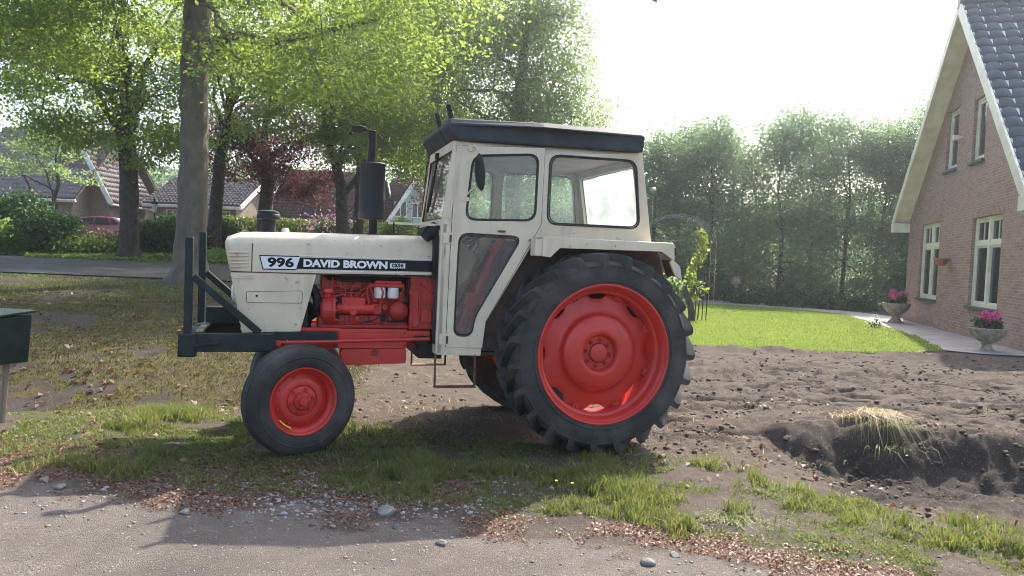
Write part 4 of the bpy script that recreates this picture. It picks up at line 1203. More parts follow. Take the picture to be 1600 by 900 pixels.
def tree(name, label, cat, base, trunk, rads, ells, nclump, per, sig, leaf, leafm, bark, seed, limbs=14, twigs=40, group=None, up=.5, flat_=.5, gap=0, shell=.45, extra=(), limb_from=.45, fork=True, limb_r=.5, clear=None):
    root = empty(name, base); tag(root, label, cat, group)
    r = random.Random(seed)
    mb = MB()
    tp = [Vector(p) for p in trunk]
    # smoothed trunk with a flared foot and slight knobs
    pts, rr = [], []
    for i in range(len(tp) - 1):
        for k in range(5):
            t = k / 5
            p = tp[i].lerp(tp[i + 1], t); ra = rads[i] * (1 - t) + rads[i + 1] * t
            pts.append(p + Vector((r.uniform(-1, 1), r.uniform(-1, 1), 0)) * ra * .06); rr.append(ra * r.uniform(.96, 1.05))
    pts.append(tp[-1]); rr.append(rads[-1])
    mb.tube(pts, rr, 14)
    for ex in extra: mb.tube(ex[0], ex[1], 10)
    C, P, idx = crown_points(ells, nclump, per, sig, seed, flat_, gap, shell)
    if clear:
        ok = ~clear(P[:, 0], P[:, 1], P[:, 2]); P, idx = P[ok], idx[ok]
    if len(C) and limbs:
        ends = [Vector(C[i]) for i in r.sample(range(len(C)), min(limbs, len(C)))]
        nodes = []
        L = len(pts)
        for e in ends:
            i = int(L * (limb_from + (1 - limb_from) * r.random())); i = min(i, L - 1)
            cand = [j for j in range(int(L * limb_from), L) if pts[j].z < e.z + .3] or [int(L * limb_from)]
            i = min(cand, key=lambda j: (pts[j] - e).length + r.uniform(0, 2)) if r.random() < .6 else r.choice(cand)
            s = pts[i]
            mid = s.lerp(e, .5) + Vector((0, 0, .22 * (e - s).length)) + Vector((r.uniform(-1, 1), r.uniform(-1, 1), r.uniform(-.5, .5))) * .12 * (e - s).length
            q = bez(s, mid, e, 9)
            q = [p + Vector((r.uniform(-1, 1), r.uniform(-1, 1), r.uniform(-1, 1))) * .03 * (e - s).length * (0 < k < 8) for k, p in enumerate(q)]
            r0 = min(rr[i] * limb_r, .05 + .022 * (e - s).length)
            mb.tube(q, [r0 * (1 - .85 * k / 8) for k in range(9)], 7)
            nodes += [(q[k], r0 * (1 - .85 * k / 8)) for k in range(3, 9)]
        for _ in range(twigs):
            e = Vector(C[r.randrange(len(C))])
            s, sr = min(r.sample(nodes, min(40, len(nodes))), key=lambda nn: (nn[0] - e).length)
            if (s - e).length < .3: continue
            m_ = s.lerp(e, .5) + Vector((0, 0, .12 * (e - s).length))
            mb.tube(bez(s, m_, e, 5), [max(sr * .6, .008) * (1 - .8 * k / 4) for k in range(5)], 5)
    mb.build('trunk', bark, root, smooth=60, fix=False)
    foliage('crown', P, idx, leaf, leafm, root, up, seed)
    return root


def shrub(name, label, cat, base, ells, nclump, per, sig, leaf, mat, seed, group=None, stems=True, up=.35, shell=.55):
    root = empty(name, base); tag(root, label, cat, group)
    C, P, idx = crown_points(ells, nclump, per, sig, seed, .8, 0, shell)
    P[:, 2] = np.maximum(P[:, 2], .02)
    foliage('foliage', P, idx, leaf, mat, root, up, seed)
    if stems:
        r = random.Random(seed); mb = MB()
        for k in range(9):
            e = Vector(C[r.randrange(len(C))]); s = Vector((r.uniform(-.1, .1), r.uniform(-.1, .1), -.05))
            mb.tube(bez(s, (s + e) / 2 + Vector((0, 0, .2)), e, 5), [.02, .017, .014, .01, .006], 5)
        mb.build('stem', M['bark_dark'], root, fix=False)
    return root


def on_ground(px, Y):
    """ground point at depth Y below a pixel column"""
    p = at(px, 400, Y); p.z = hz(p.x, p.y); return p


def rel(base, px, py, Y): return tuple(at(px, py, Y) - base)


# ------------------------------------------------------------------ brick house on the right
HA, HB = Vector((12.55, 23.62, 0)), Vector((9.9, 14.1, 0))
hd = (HB - HA).normalized()
HOUSE = empty('brick_house', HA, atan2(hd.y, hd.x))
tag(HOUSE, 'red brick house with steep blue grey tiled roof and cream window frames on the right', 'house')
# local axes: x along the gable wall towards the camera, y away to the right (into the house is +y)
PK, ZP, EL, ER, ZE = 5.85, 8.05, .10, 10.7, 3.06


def win_hole(x0, x1, z0, z1): return [(x0, z0), (x1, z0), (x1, z1), (x0, z1)]


WINS = [(1.75, 3.70, .78, 2.92), (6.35, 8.25, .78, 2.84), (3.80, 4.78, 4.24, 5.82), (5.92, 6.82, 4.20, 5.70)]
w = MB()
w.plate([(10.45, -.3), (10.45, 3.15), (PK, 7.86), (.3, 3.15), (.3, -.3)], [win_hole(*q) for q in WINS], 0, .30)
w.box(.3, .6, .3, 9, -.3, 3.1); w.box(10.15, 10.45, .3, 9, -.3, 3.1); w.box(.6, 10.15, 8.7, 9, -.3, 3.1)
WALL = w.build('wall', M['brick'], HOUSE, smooth=0)
b = MB(); b.box(.29, 10.46, -.012, -.002, -.3, .32); b.build('plinth', M['brick'], HOUSE, smooth=0)
for i, (x0, x1, z0, z1) in enumerate(WINS):
    big = i < 2
    fr = MB(); d0, d1 = .07, .15; t = .075
    fr.box(x0, x0 + t, d0, d1, z0, z1); fr.box(x1 - t, x1, d0, d1, z0, z1); fr.box(x0 + t, x1 - t, d0, d1, z1 - t, z1); fr.box(x0 + t, x1 - t, d0, d1, z0, z0 + t)
    if big:
        xm, zm = (x0 + x1) / 2, z0 + (z1 - z0) * .70
        fr.box(xm - .06, xm + .06, d0 - .01, d1, z0 + t, z1 - t); fr.box(x0 + t, xm - .06, d0 - .005, d1, zm - .05, zm + .05); fr.box(xm + .06, x1 - t, d0 - .005, d1, zm - .05, zm + .05)
        for xa, xb in ((x0 + t, xm - .06), (xm + .06, x1 - t)):
            for za, zb in ((z0 + t, zm - .05), (zm + .05, z1 - t)):
                s_ = .045
                fr.box(xa, xa + s_, d0 + .02, d1 - .01, za, zb); fr.box(xb - s_, xb, d0 + .02, d1 - .01, za, zb); fr.box(xa + s_, xb - s_, d0 + .02, d1 - .01, za, za + s_); fr.box(xa + s_, xb - s_, d0 + .02, d1 - .01, zb - s_, zb)
            mid = (xa + xb) / 2
            fr.box(mid - .014, mid + .014, d0 + .03, d1 - .02, zm + .05, z1 - t)
    else:
        fr.box(x0 + t, x0 + t + .06, d0 + .02, d1, z0 + t, z1 - t); fr.box(x1 - t - .06, x1 - t, d0 + .02, d1, z0 + t, z1 - t)
        fr.box(x0 + t + .06, x1 - t - .06, d0 + .02, d1, z0 + t, z0 + t + .06); fr.box(x0 + t + .06, x1 - t - .06, d0 + .02, d1, z1 - t - .06, z1 - t)
    wf = fr.build('window', M['trim'], HOUSE, smooth=0, bevel=.006)
    p = MB(); p.box(x0 + t, x1 - t, .118, .124, z0 + t, z1 - t); p.build('pane', M['pane'], wf, smooth=0)
    s_ = MB(); s_.box(x0 - .05, x1 + .05, -.07, .09, z0 - .07, z0 - .001); s_.build('sill', M['sill'], wf, smooth=0, bevel=.006)
    l_ = MB()
    for k in range(int((x1 - x0 + .2) / .075)): l_.box(x0 - .1 + k * .075, x0 - .1 + k * .075 + .064, -.008, .02, z1 + .004, z1 + .2)
    l_.build('brick_lintel', M['brick'], wf, smooth=0)
    if not big:
        c_ = MB(); c_.box(x0 + .14, x1 - .14, .16, .18, z0 + .8, z1 - .1); c_.build('blind', M['white_trim'], wf, smooth=0)
w = MB(); w.box(5.12, 5.18, -.16, -.002, 4.92, 4.98); w.box(5.10, 5.20, -.22, -.10, 4.88, 5.0); w.build('wall_lamp', M['white_trim'], HOUSE, smooth=0, bevel=.01)
# roof slopes made of overlapping pantile courses
OV = -.42


def roof_slope(x_e, z_e, x_p, z_p, mirrored):
    ln = sqrt((x_p - x_e) ** 2 + (z_p - z_e) ** 2)
    rows, cols = int(ln / .33), int(9.6 / .075)
    us = np.linspace(OV - .03, 9.2, cols + 1)
    nx, nz = -(z_p - z_e) / ln, (x_p - x_e) / ln
    if nz < 0: nx, nz = -nx, -nz
    Vs, Fs, base = [], [], 0
    wave = .032 * np.sin(us / .30 * 2 * pi) + .016 * np.sin(us / .30 * 4 * pi + .6)
    for r_ in range(rows):
        s0, s1 = r_ / rows, min(1.0, (r_ + 1.12) / rows)
        jit = np.repeat(rng.normal(size=cols // 4 + 2) * .006, 4)[:cols + 1]
        for s_, lift in ((s0, .012), (s0, .058), (s1, .022)):
            x = x_e + (x_p - x_e) * s_; z = z_e + (z_p - z_e) * s_
            h_ = lift + wave + jit
            Vs.append(np.stack([x + nx * h_, us, z + nz * h_], -1))
        for j in range(2):
            i0 = base + j * (cols + 1) + np.arange(cols)
            Fs.append(np.stack([i0, i0 + 1, i0 + cols + 2, i0 + cols + 1], -1))
        base += 3 * (cols + 1)
    o = np_mesh('roof', np.concatenate(Vs), np.concatenate(Fs), M['tile_blue'], HOUSE)
    b = MB()
    t_ = .10
    b.add([(x_e, OV, z_e), (x_p, OV, z_p), (x_p, 9.2, z_p), (x_e, 9.2, z_e), (x_e - nx * t_, OV, z_e - nz * t_), (x_p - nx * t_, OV, z_p - nz * t_), (x_p - nx * t_, 9.2, z_p - nz * t_), (x_e - nx * t_, 9.2, z_e - nz * t_)],
          [(0, 1, 2, 3), (7, 6, 5, 4), (0, 4, 5, 1), (3, 2, 6, 7), (0, 3, 7, 4)])
    b.build('soffit', M['trim'], o, smooth=0)
    v = MB(); d = Vector((x_p - x_e, 0, z_p - z_e)).normalized(); N_ = Vector((nx, 0, nz))
    a0, a1 = Vector((x_e, OV - .03, z_e)) - N_ * .06, Vector((x_p, OV - .03, z_p)) - N_ * .06
    v.bar(a0, a1 - d * .12, .05, .24, up=N_)
    v.build('bargeboard', M['trim'], o, smooth=0, bevel=.006)
    v = MB(); sx = 1 if x_p > x_e else -1
    v.box(min(x_e - sx * .12, x_e + sx * .30), max(x_e - sx * .12, x_e + sx * .30), OV - .05, .0, z_e - .30, z_e - .02); v.build('box_end', M['trim'], o, smooth=0, bevel=.008)
    v = MB(); v.tube([(x_e - sx * .10, OV - .02, z_e - .03), (x_e - sx * .10, 9.2, z_e - .03)], .06, 10); v.build('gutter', M['darkfender'], o)
    return o


R1 = roof_slope(EL, ZE, PK, ZP, False)
R2 = roof_slope(ER, ZE - .05, PK, ZP, True)
v = MB()
for k in range(24): v.tube([(PK, OV + .4 * k - .05, ZP + .05), (PK, OV + .4 * k + .40, ZP + .035)], [.13, .115], 12)
v.build('ridge_tile', M['tile_blue'], HOUSE)
hm = Matrix.Translation(HA) @ Matrix.Rotation(atan2(hd.y, hd.x), 4, 'Z')
# terracotta half pot on the wall
wp = MB(); wp.lathe([(0, 0), (.08, .01), (.13, .08), (.17, .17), (.185, .20), (.17, .20), (.14, .12)], 24, UP @ Matrix.Scale(1, 4))
wp.build('x', None)
bpy.data.objects.remove(bpy.data.objects['x'])
wp = MB(); wp.lathe([(0, 0), (.08, .01), (.13, .08), (.17, .17), (.19, .175), (.19, .205), (.17, .205), (.14, .12)], 24, UP)
o = wp.build('wall_pot', M['pot']); o.matrix_world = hm @ Matrix.Translation((4.72, -.19, 1.70))
tag(o, 'small terracotta pot hung on the brick wall between the two large windows', 'wall pot')


def urn(loc, label, seed, s=1.0):
    root = empty('flower_urn', loc); tag(root, label, 'flower pot', 'stone urns along the brick house')
    root.scale = (s, s, s)
    b = MB(); b.lathe([(0, 0), (.20, 0), (.21, .03), (.17, .06), (.11, .12), (.10, .20), (.13, .25), (.24, .31), (.33, .40), (.36, .50), (.375, .52), (.375, .56), (.34, .57), (.33, .53), (0, .52)], 36, UP)
    b.build('urn', M['concrete'], root, smooth=40)
    r = np.random.default_rng(seed)
    C = np.array([[r.uniform(-.2, .2), r.uniform(-.2, .2), r.uniform(.60, .74)] for _ in range(34)])
    idx = np.repeat(np.arange(34), 16)
    P = C[idx] + r.normal(size=(len(idx), 3)) * .05; foliage('leaves', P, idx, .075, M['leaf_shrub'], root, .3, seed)
    C = np.array([[r.uniform(-.20, .20), r.uniform(-.20, .20), r.uniform(.74, .90)] for _ in range(9)])
    idx = np.repeat(np.arange(9), 60)
    P = C[idx] + r.normal(size=(len(idx), 3)) * .034; foliage('blossoms', P, idx, .05, M['pink'], root, .1, seed + 1, .9)
    return root


urn(flat(1399, 504, .03) , 'mossy stone urn with pink flowers at the far corner of the brick house', 3, 1.0)
urn(flat(1541, 552, .03), 'mossy stone urn with pink flowers below the nearer window of the brick house', 4, .85)

# ------------------------------------------------------------------ mailbox in the left foreground
mbx = empty('mailbox', flat(-12, 652, 0), radians(-24)); tag(mbx, 'dark green metal mailbox on a leaning wooden post', 'mailbox')
b = MB(); b.add([(-.21, -.17, .43), (.19, -.17, .46), (.19, .17, .46), (-.21, .17, .43), (-.23, -.17, .82), (.215, -.17, .835), (.235, .17, .855), (-.215, .17, .845)], [(0, 1, 2, 3), (7, 6, 5, 4), (0, 4, 5, 1), (1, 5, 6, 2), (2, 6, 7, 3), (3, 7, 4, 0)])
bx = b.build('box', M['frame'], mbx, smooth=0, bevel=.008)
b = MB(); b.add([(-.25, -.20, .822), (.225, -.20, .838), (.255, .19, .878), (-.235, .19, .866), (-.25, -.20, .842), (.225, -.20, .858), (.255, .19, .898), (-.235, .19, .886)], [(0, 1, 2, 3), (7, 6, 5, 4), (0, 4, 5, 1), (1, 5, 6, 2), (2, 6, 7, 3), (3, 7, 4, 0)])
b.build('lid', M['frame'], mbx, smooth=0, bevel=.005)
b = MB(); b.box(-.16, .13, -.183, -.172, .70, .745); b.build('flap', M['black'], bx, bevel=.003)
b = MB(); b.bar((.07, .02, -.25), (.125, .03, .46), .035, .045); b.build('post', M['wood'], mbx, smooth=0, bevel=.005)

# ------------------------------------------------------------------ trees on the left
B = on_ground(297, 21)
tree('beech_tree', 'big beech with a thick smooth grey trunk on the near verge of the road', 'tree', B,
     [(0, 0, -.2), (.02, 0, .3), (0, 0, 1.2), (.05, 0, 3.2), (-.02, .1, 5.2), (.0, .1, 7.2), (.1, .2, 9.5), (.2, .3, 12.5)], [.80, .50, .41, .385, .375, .37, .26, .10],
     [(3.0, -1.5, 9.2, 6.5, 6.0, 3.8), (-4.5, -.5, 9.5, 5.5, 5.5, 4.2), (4.6, -2.0, 6.3, 3.2, 3.0, 1.8), (-.5, 1, 13, 6, 5, 3.2), (-4.6, -3, 7.4, 3.4, 3, 2.0), (1.8, -2.5, 6.8, 2.4, 2.4, 1.5)], 1700, 92, .62, .115, M['leaf_beech'], M['bark'], 11, limbs=22, twigs=90, flat_=.42, gap=.36, up=.7,
     extra=[([(.1, 0, 6.3), (1.0, -.1, 7.0), (2.2, -.3, 6.75), (3.8, -.6, 7.0), (5.4, -1.0, 7.3)], [.26, .17, .13, .09, .04]), ([(3.8, -.6, 7.0), (3.5, -.8, 6.2), (4.0, -1.2, 5.4), (4.4, -1.4, 5.0)], [.06, .05, .035, .02])], limb_from=.76, clear=lambda x, y, z: ((np.abs(x) < 1.15) & (y < .6) & (z < 7.6 + .5 * fbm(x * 3, y * 3, 8))) | ((x > -1) & (x < 4.8) & (y < -.2) & (z > 6.0) & (z < 8.1) & (fbm(x * 1.2, z * 1.6, 6) > .40)))
B = on_ground(202, 29)
tree('lime_tree', 'green tree with a crooked trunk on the far verge left of the big beech', 'tree', B,
     [(0, 0, -.2), (0, 0, .6), (-.05, 0, 3), (-.2, 0, 4.6), (-.1, 0, 5.4), (-.35, 0, 7.0), (-.5, .1, 10)], [.5, .36, .34, .32, .30, .22, .08],
     [(-2.2, -.5, 6.6, 3.2, 3, 1.9), (2.0, .2, 5.8, 2.6, 2.6, 1.8), (-.3, 0, 9.6, 4.6, 4, 3.2), (-3.0, -.3, 9, 3, 3, 2), (1.6, -.8, 4.3, 2.2, 1.8, .9), (-1.8, -.6, 4.9, 1.8, 1.6, .9)], 820, 76, .6, .125, M['leaf_beech'], M['bark_dark'], 12, limbs=16, twigs=50, flat_=.4, gap=.33)
B = on_ground(334, 33)
tree('maple_tree', 'slender green tree half hidden behind the big beech trunk', 'tree', B,
     [(0, 0, -.2), (.05, 0, 2), (.15, 0, 4.2), (.5, 0, 6), (.8, 0, 9)], [.36, .28, .25, .17, .06],
     [(1.0, 0, 7.6, 3.6, 3.2, 2.0), (1.6, 0, 10.5, 4.2, 3.6, 2.6), (-.8, 0, 9, 3, 3, 2)], 420, 60, .6, .15, M['leaf_mid'], M['bark_dark'], 13, limbs=14, twigs=50, flat_=.4, gap=.36)
B = on_ground(413, 37)
tree('copper_beech', 'copper beech with dark purple leaves behind the bonnet', 'tree', B,
     [(0, 0, -.2), (0, 0, 2.2), (.1, 0, 3.6), (-.2, 0, 5.4), (.1, 0, 8)], [.45, .34, .32, .24, .08],
     [(-1.6, 0, 5.0, 2.4, 2.4, 1.7), (1.9, -.5, 4.4, 2.4, 2.4, 1.6), (.2, 0, 6.2, 3.2, 3, 1.6), (3.0, -.6, 3.3, 1.6, 1.6, .9)], 430, 60, .55, .13, M['leaf_copper'], M['bark_dark'], 14, limbs=24, twigs=70, flat_=.45, gap=.38)
B = on_ground(533, 33)
tree('young_beech', 'beech with a leaning dark trunk behind the bonnet left of the muffler', 'tree', B,
     [(0, 0, -.2), (0, 0, 1.5), (-.05, 0, 3.0), (-.35, 0, 4.2), (-.85, 0, 5.6), (-1.0, 0, 8)], [.40, .27, .25, .20, .14, .05],
     [(-1.6, -.3, 6.8, 2.8, 2.6, 1.8), (1.2, 0, 6.2, 2.8, 2.6, 1.9), (0, 0, 9.4, 4.2, 3.6, 3.0), (-.4, -.4, 4.9, 1.6, 1.6, .8)], 560, 60, .58, .145, M['leaf_beech'], M['bark_dark'], 15, limbs=18, twigs=60, flat_=.42, gap=.36,
     extra=[([(-.05, 0, 2.9), (.5, 0, 3.5), (1.0, 0, 4.4), (1.9, 0, 5.2)], [.18, .13, .1, .05])])
B = on_ground(559, 36)
tree('young_beech', 'beech with a straight dark trunk rising right behind the muffler', 'tree', B,
     [(0, 0, -.2), (0, 0, 2.5), (.02, 0, 5), (.2, 0, 8)], [.30, .24, .21, .06],
     [(1.6, 0, 6.6, 2.6, 2.4, 2.0), (.5, 0, 9.4, 3.8, 3.2, 2.6), (3.2, -.5, 4.9, 1.8, 1.8, 1.3)], 460, 60, .58, .145, M['leaf_mid'], M['bark_dark'], 16, limbs=16, twigs=50, flat_=.42, gap=.36)
B = on_ground(690, 41)
tree('copper_beech', 'copper beech with drooping purple leaves showing just left of the windscreen', 'tree', B,
     [(0, 0, -.2), (0, 0, 3), (0, 0, 6), (.1, 0, 9)], [.40, .32, .25, .06],
     [(-1.0, 0, 4.6, 1.9, 2.0, 1.7), (.4, 0, 6.5, 2.8, 2.6, 2.0), (1.5, 0, 5.0, 2, 2, 1.8)], 300, 60, .55, .14, M['leaf_copper'], M['bark_dark'], 17, limbs=16, twigs=50, flat_=.6, gap=.4)
B = on_ground(800, 27)
tree('ash_tree', 'tall pale green tree rising behind the tractor cab against the white sky', 'tree', B,
     [(0, 0, -.2), (0, 0, 2), (-.1, 0, 5), (.1, 0, 8), (.3, 0, 12)], [.42, .32, .27, .18, .05],
     [(-.6, 0, 7.2, 3.6, 3.2, 2.7), (1.4, -.3, 6.2, 2.5, 2.5, 2.1), (-1.4, 0, 10.6, 3.4, 3.2, 2.8), (1.0, 0, 9.4, 2.1, 2.3, 2.0), (1.2, 0, 12.6, 1.8, 2.2, 2.0), (-.4, -.3, 4.4, 3.4, 2.6, 1.6)], 1550, 58, .46, .10, M['leaf_pale'], M['bark_dark'], 18, limbs=16, twigs=60, flat_=.7, gap=.33, up=.4, shell=.3)
B = on_ground(668, 30)
tree('ash_tree', 'bright green tree filling the gap between the muffler and the cab roof', 'tree', B,
     [(0, 0, -.2), (0, 0, 3), (.1, 0, 6), (.1, 0, 10)], [.34, .26, .2, .05],
     [(-.6, 0, 7.4, 2.8, 2.6, 2.4), (.2, 0, 10.8, 3.2, 3, 2.6), (-.8, -.4, 5.3, 2.2, 2.0, 1.0)], 760, 62, .52, .115, M['leaf_beech'], M['bark_dark'], 19, limbs=12, twigs=60, flat_=.5, gap=.34)
B = on_ground(75, 37)
tree('ornamental_tree', 'small spreading tree with layered light leaves in front of the tiled house', 'tree', B,
     [(-.1, 0, -.2), (0, 0, 1.0), (.2, 0, 2.0), (.5, 0, 3.0), (.3, 0, 4.5)], [.17, .13, .11, .09, .03],
     [(-1.4, 0, 3.9, 1.5, 1.5, .5), (1.1, 0, 3.6, 1.4, 1.4, .45), (0, 0, 4.9, 2.0, 1.8, .55), (.2, 0, 5.9, 1.5, 1.5, .5)], 85, 50, .45, .13, M['leaf_pale'], M['bark_dark'], 20, limbs=14, twigs=30, flat_=.3,
     extra=[([(.0, 0, 1.0), (-.5, 0, 2.0), (-1.0, 0, 2.9), (-1.5, 0, 3.8)], [.1, .08, .06, .03])])

# ------------------------------------------------------------------ tall green trees along the back of the lawn
HEDGE = [(1018, 30.5, 188, 1.15), (1060, 32, 176, 1.2), (1108, 30, 168, 1.25), (1160, 31.5, 196, 1.2), (1218, 30, 160, 1.3), (1268, 32, 188, 1.2), (1318, 30, 152, 1.35), (1372, 31, 176, 1.25), (1425, 29.5, 160, 1.2), (1462, 31, 128, 1.35)]
ords = ['first', 'second', 'third', 'fourth', 'fifth', 'sixth', 'seventh', 'eighth', 'ninth', 'last']
for i, (px, Y, top, wd) in enumerate(HEDGE):
    B = on_ground(px, Y)
    H_ = (at(px, top, Y) - B).z
    r = random.Random(100 + i)
    hs = r.uniform(.62, .8)
    el = [(r.uniform(-.2, .2), 0, H_ * .28, wd * 1.25, 1.3, H_ * .27), (r.uniform(-.3, .3), 0, H_ * .55, wd * 1.15, 1.3, H_ * .24), (r.uniform(-.3, .3), 0, H_ * .82, wd * 1.0, 1.1, H_ * .16), (r.uniform(-1.0, 1.0), -.3, H_ * hs, wd * .8, .8, H_ * .13), (r.uniform(-1.2, 1.2), .2, H_ * (hs + .12), wd * .7, .8, H_ * .10), (0, .2, .9, wd * 1.1, 1.2, .9)]
    tree('alder_tree', f'tall grey green leafy tree behind the lawn, {ords[i]} from the cab towards the brick house', 'tree', B,
         [(0, 0, -.2), (r.uniform(-.1, .1), 0, H_ * .35), (r.uniform(-.2, .2), 0, H_ * .55), (r.uniform(-.2, .2), 0, H_ * .8)], [.09, .07, .045, .012],
         el, 450, 52, .38, .105, M['leaf_hedge'], M['bark_dark'], 200 + i, limbs=10, twigs=40, group='tall trees along the back of the lawn', flat_=.8, gap=.32, up=.3, shell=.35, limb_from=.2)
for i, (px, Y, top) in enumerate([(985, 33, 300), (930, 34, 290), (870, 34, 300), (810, 34, 290), (745, 35, 310)]):
    B = on_ground(px, Y); H_ = (at(px, top, Y) - B).z
    shrub('tall_shrub', ['tall dark green shrub right beside the rear edge of the cab', 'tall dark green shrub seen through the bright rear cab window', 'tall dark green shrub seen through the rear side window of the cab', 'tall dark green shrub seen through the cab door window', 'tall dark green shrub hidden behind the front of the cab'][i], 'shrub', B,
          [(0, 0, H_ * .5, 1.4, 1.2, H_ * .5)], 260, 45, .4, .12, M['leaf_hedge'], 300 + i, group='shrubs behind the tractor')
# low plants along the path
plants = [(1128, 472), (1165, 478), (1192, 476), (1225, 482), (1255, 480), (1290, 484), (1322, 484), (1350, 486)]
for i, (px, py) in enumerate(plants):
    B = flat(px, py, 0) * 1.0; B.y += .2; B.z = 0
    shrub('border_plant', f'low leafy border plant at the foot of the tall trees, {ords[i]} from the left', 'plant', B, [(0, 0, .25, .6, .4, .28 + .06 * (i % 3))], 36, 30, .2, .10, M['leaf_shrub'], 330 + i, group='low plants along the garden path', stems=False)

# small young tree with yellow leaves on stakes, gnarled stump, metal arch, bird feeder
B = flat(1090, 507, .0)
ytr = empty('climbing_vine', B); tag(ytr, 'thin vine with bright yellow green leaves climbing black stakes on the lawn', 'plant')
r = np.random.default_rng(5)
zs = np.linspace(.55, 2.75, 42); ax = .17 * np.sin(zs * 3.1) + .05 * zs - .1 - .42 * np.clip(zs - 2.15, 0, 1)
wid = np.interp(zs, [.3, .9, 1.3, 1.9, 2.5], [.26, .24, .12, .07, .05])
C = np.stack([ax + r.normal(size=42) * wid * .6, r.normal(size=42) * wid * .5, zs], -1); C[:9, 0] -= np.linspace(.5, .1, 9)
idx = np.repeat(np.arange(42), 15); P = C[idx] + r.normal(size=(len(idx), 3)) * np.array([.07, .07, .05])
foliage('foliage', P, idx, .10, M['leaf_yellow'], ytr, .2, 6)
m_ = MB(); m_.tube([(-.02, 0, 0), (.02, 0, .8), (-.06, 0, 1.5), (.08, 0, 2.1), (-.12, 0, 2.5)], [.02, .016, .014, .01, .006], 6); m_.build('stem', M['bark_dark'], ytr)
for k, (dx, dy, h_) in enumerate(((-.08, .02, 1.9), (.12, .05, 1.5), (.18, -.12, 1.0))):
    m_ = MB(); m_.cyl((dx, dy, -.1), (dx + .02, dy, h_), .014, 8); m_.build('stake', M['black'], ytr)
ytr.scale = (.9, .9, .85)
B = flat(1079, 508, .0)
st_ = MB(); st_.tube([(0, 0, -.1), (.02, 0, .25), (-.03, 0, .5), (-.14, 0, .75), (-.20, 0, .95)], [.10, .085, .08, .07, .05], 10); st_.tube([(-.08, 0, .65), (.04, 0, .85), (.06, 0, .98)], [.05, .04, .03], 8); st_.tube([(-.12, 0, .7), (-.30, 0, .84)], [.05, .03], 8)
o = st_.build('tree_stump', M['bark_dark'], loc=B); tag(o, 'short gnarled dark stump standing on the lawn beside the rear tyre', 'stump')
B = flat(1068, 478, 0)
sh = shrub('young_shrub', 'little pale leafed shrub on the lawn just behind the tractor fender', 'shrub', flat(1052, 500, 0), [(0, 0, .75, .22, .2, .45)], 40, 22, .16, .10, M['leaf_pale'], 71)
ar = empty('garden_arch', on_ground(1048, 27)); tag(ar, 'thin curved metal garden arch with a ball on top beside the cab', 'garden arch')
m_ = MB(); 
for dy in (-.35, .35):
    for rr_ in (1.35, 1.25):
        m_.tube([(.2 - rr_ * cos(a), dy, 2.25 + .95 * rr_ / 1.35 * sin(a)) for a in np.linspace(0, pi, 22)], .008, 6)
    m_.tube([(-1.15, dy, 0), (-1.15, dy, 2.25)], .01, 6); m_.tube([(1.55, dy, 0), (1.55, dy, 2.25)], .01, 6)
m_.build('hoop', M['chrome'], ar)
m_ = MB()
for a in np.linspace(.25, pi - .25, 7): m_.tube([(.2 - 1.3 * cos(a), -.35, 2.25 + .92 * sin(a)), (.2 - 1.3 * cos(a), .35, 2.25 + .92 * sin(a))], .006, 6)
m_.tube([(-1.15, -.35, 2.25), (1.55, -.35, 2.25)], .008, 6); m_.build('rung', M['chrome'], ar)
m_ = MB(); m_.tube([(-.75, 0, 3.0), (-.75, 0, 3.95)], .012, 6); m_.build('rod', M['chrome'], ar)
m_ = MB(); m_.lathe([(0, -.12), (.06, -.105), (.105, -.06), (.12, 0), (.105, .06), (.06, .105), (0, .12)], 20, Matrix.Translation((-.75, 0, 4.05)) @ UP); m_.build('ball', M['chrome'], ar)
bf = empty('bird_feeder', on_ground(1152, 28.2)); tag(bf, 'small wooden bird feeder on a post in front of the tall trees', 'bird feeder')
m_ = MB(); m_.box(-.04, .04, -.04, .04, -.1, .75); m_.build('post', M['wood'], bf)
m_ = MB(); m_.box(-.17, .17, -.14, .14, .75, .80); m_.box(-.14, .14, -.11, .11, .80, 1.05); m_.build('house', M['wood'], bf)
m_ = MB(); m_.plate([(-.22, 1.05), (.22, 1.05), (0, 1.24)], [], -.18, .18); m_.build('roof', M['bark_dark'], bf)
# white flowering plant at the path's bend
sh = shrub('white_flower', 'small white flowering plant at the edge of the grey paving', 'plant', flat(1366, 516, .03), [(0, 0, .13, .13, .13, .12)], 12, 8, .10, .07, M['leaf_shrub'], 81, stems=False)
r = np.random.default_rng(8); P = r.normal(size=(90, 3)) * np.array([.11, .10, .08]) + np.array([0, 0, .22]); P[:, 2] = np.maximum(P[:, 2], .05)
M['white_petal'] = leafmat('white_petals', (.7, .7, .68), (.8, .8, .78), (.7, .7, .65), .3)
foliage('blossoms', P, np.arange(90), .04, M['white_petal'], sh, .2, 9, .9)

# ------------------------------------------------------------------ far garden on the left: shrubs, hedge, houses, car
SH = [(30, 322, 30.5, 1.25, 'leaf_shrub', 'round dark shrub at the left edge beside the tiled house'), (70, 345, 29.8, 1.35, 'leaf_shrub', 'broad dark rounded bush in front of the red car'), (-10, 345, 30, 1.2, 'leaf_shrub', 'low bush at the very left edge of the road verge'),
      (118, 366, 29.8, 1.15, 'leaf_mid', 'loose green shrub below the red car'), (155, 372, 30.2, .95, 'leaf_clip', 'yellow green shrub below the back of the red car'), (248, 370, 31, .95, 'leaf_shrub', 'leafy shrub between the crooked tree and the beech trunk'), (275, 360, 32, 1.1, 'leaf_mid', 'green shrub just left of the beech trunk'), (-55, 330, 31, 1.7, 'leaf_shrub', 'tall bush beyond the left edge'), (20, 372, 29, .8, 'leaf_mid', 'low ground covering bush by the road at far left'), (342, 372, 34, .9, 'leaf_shrub', 'small shrub between the beech trunk and the bonnet')]
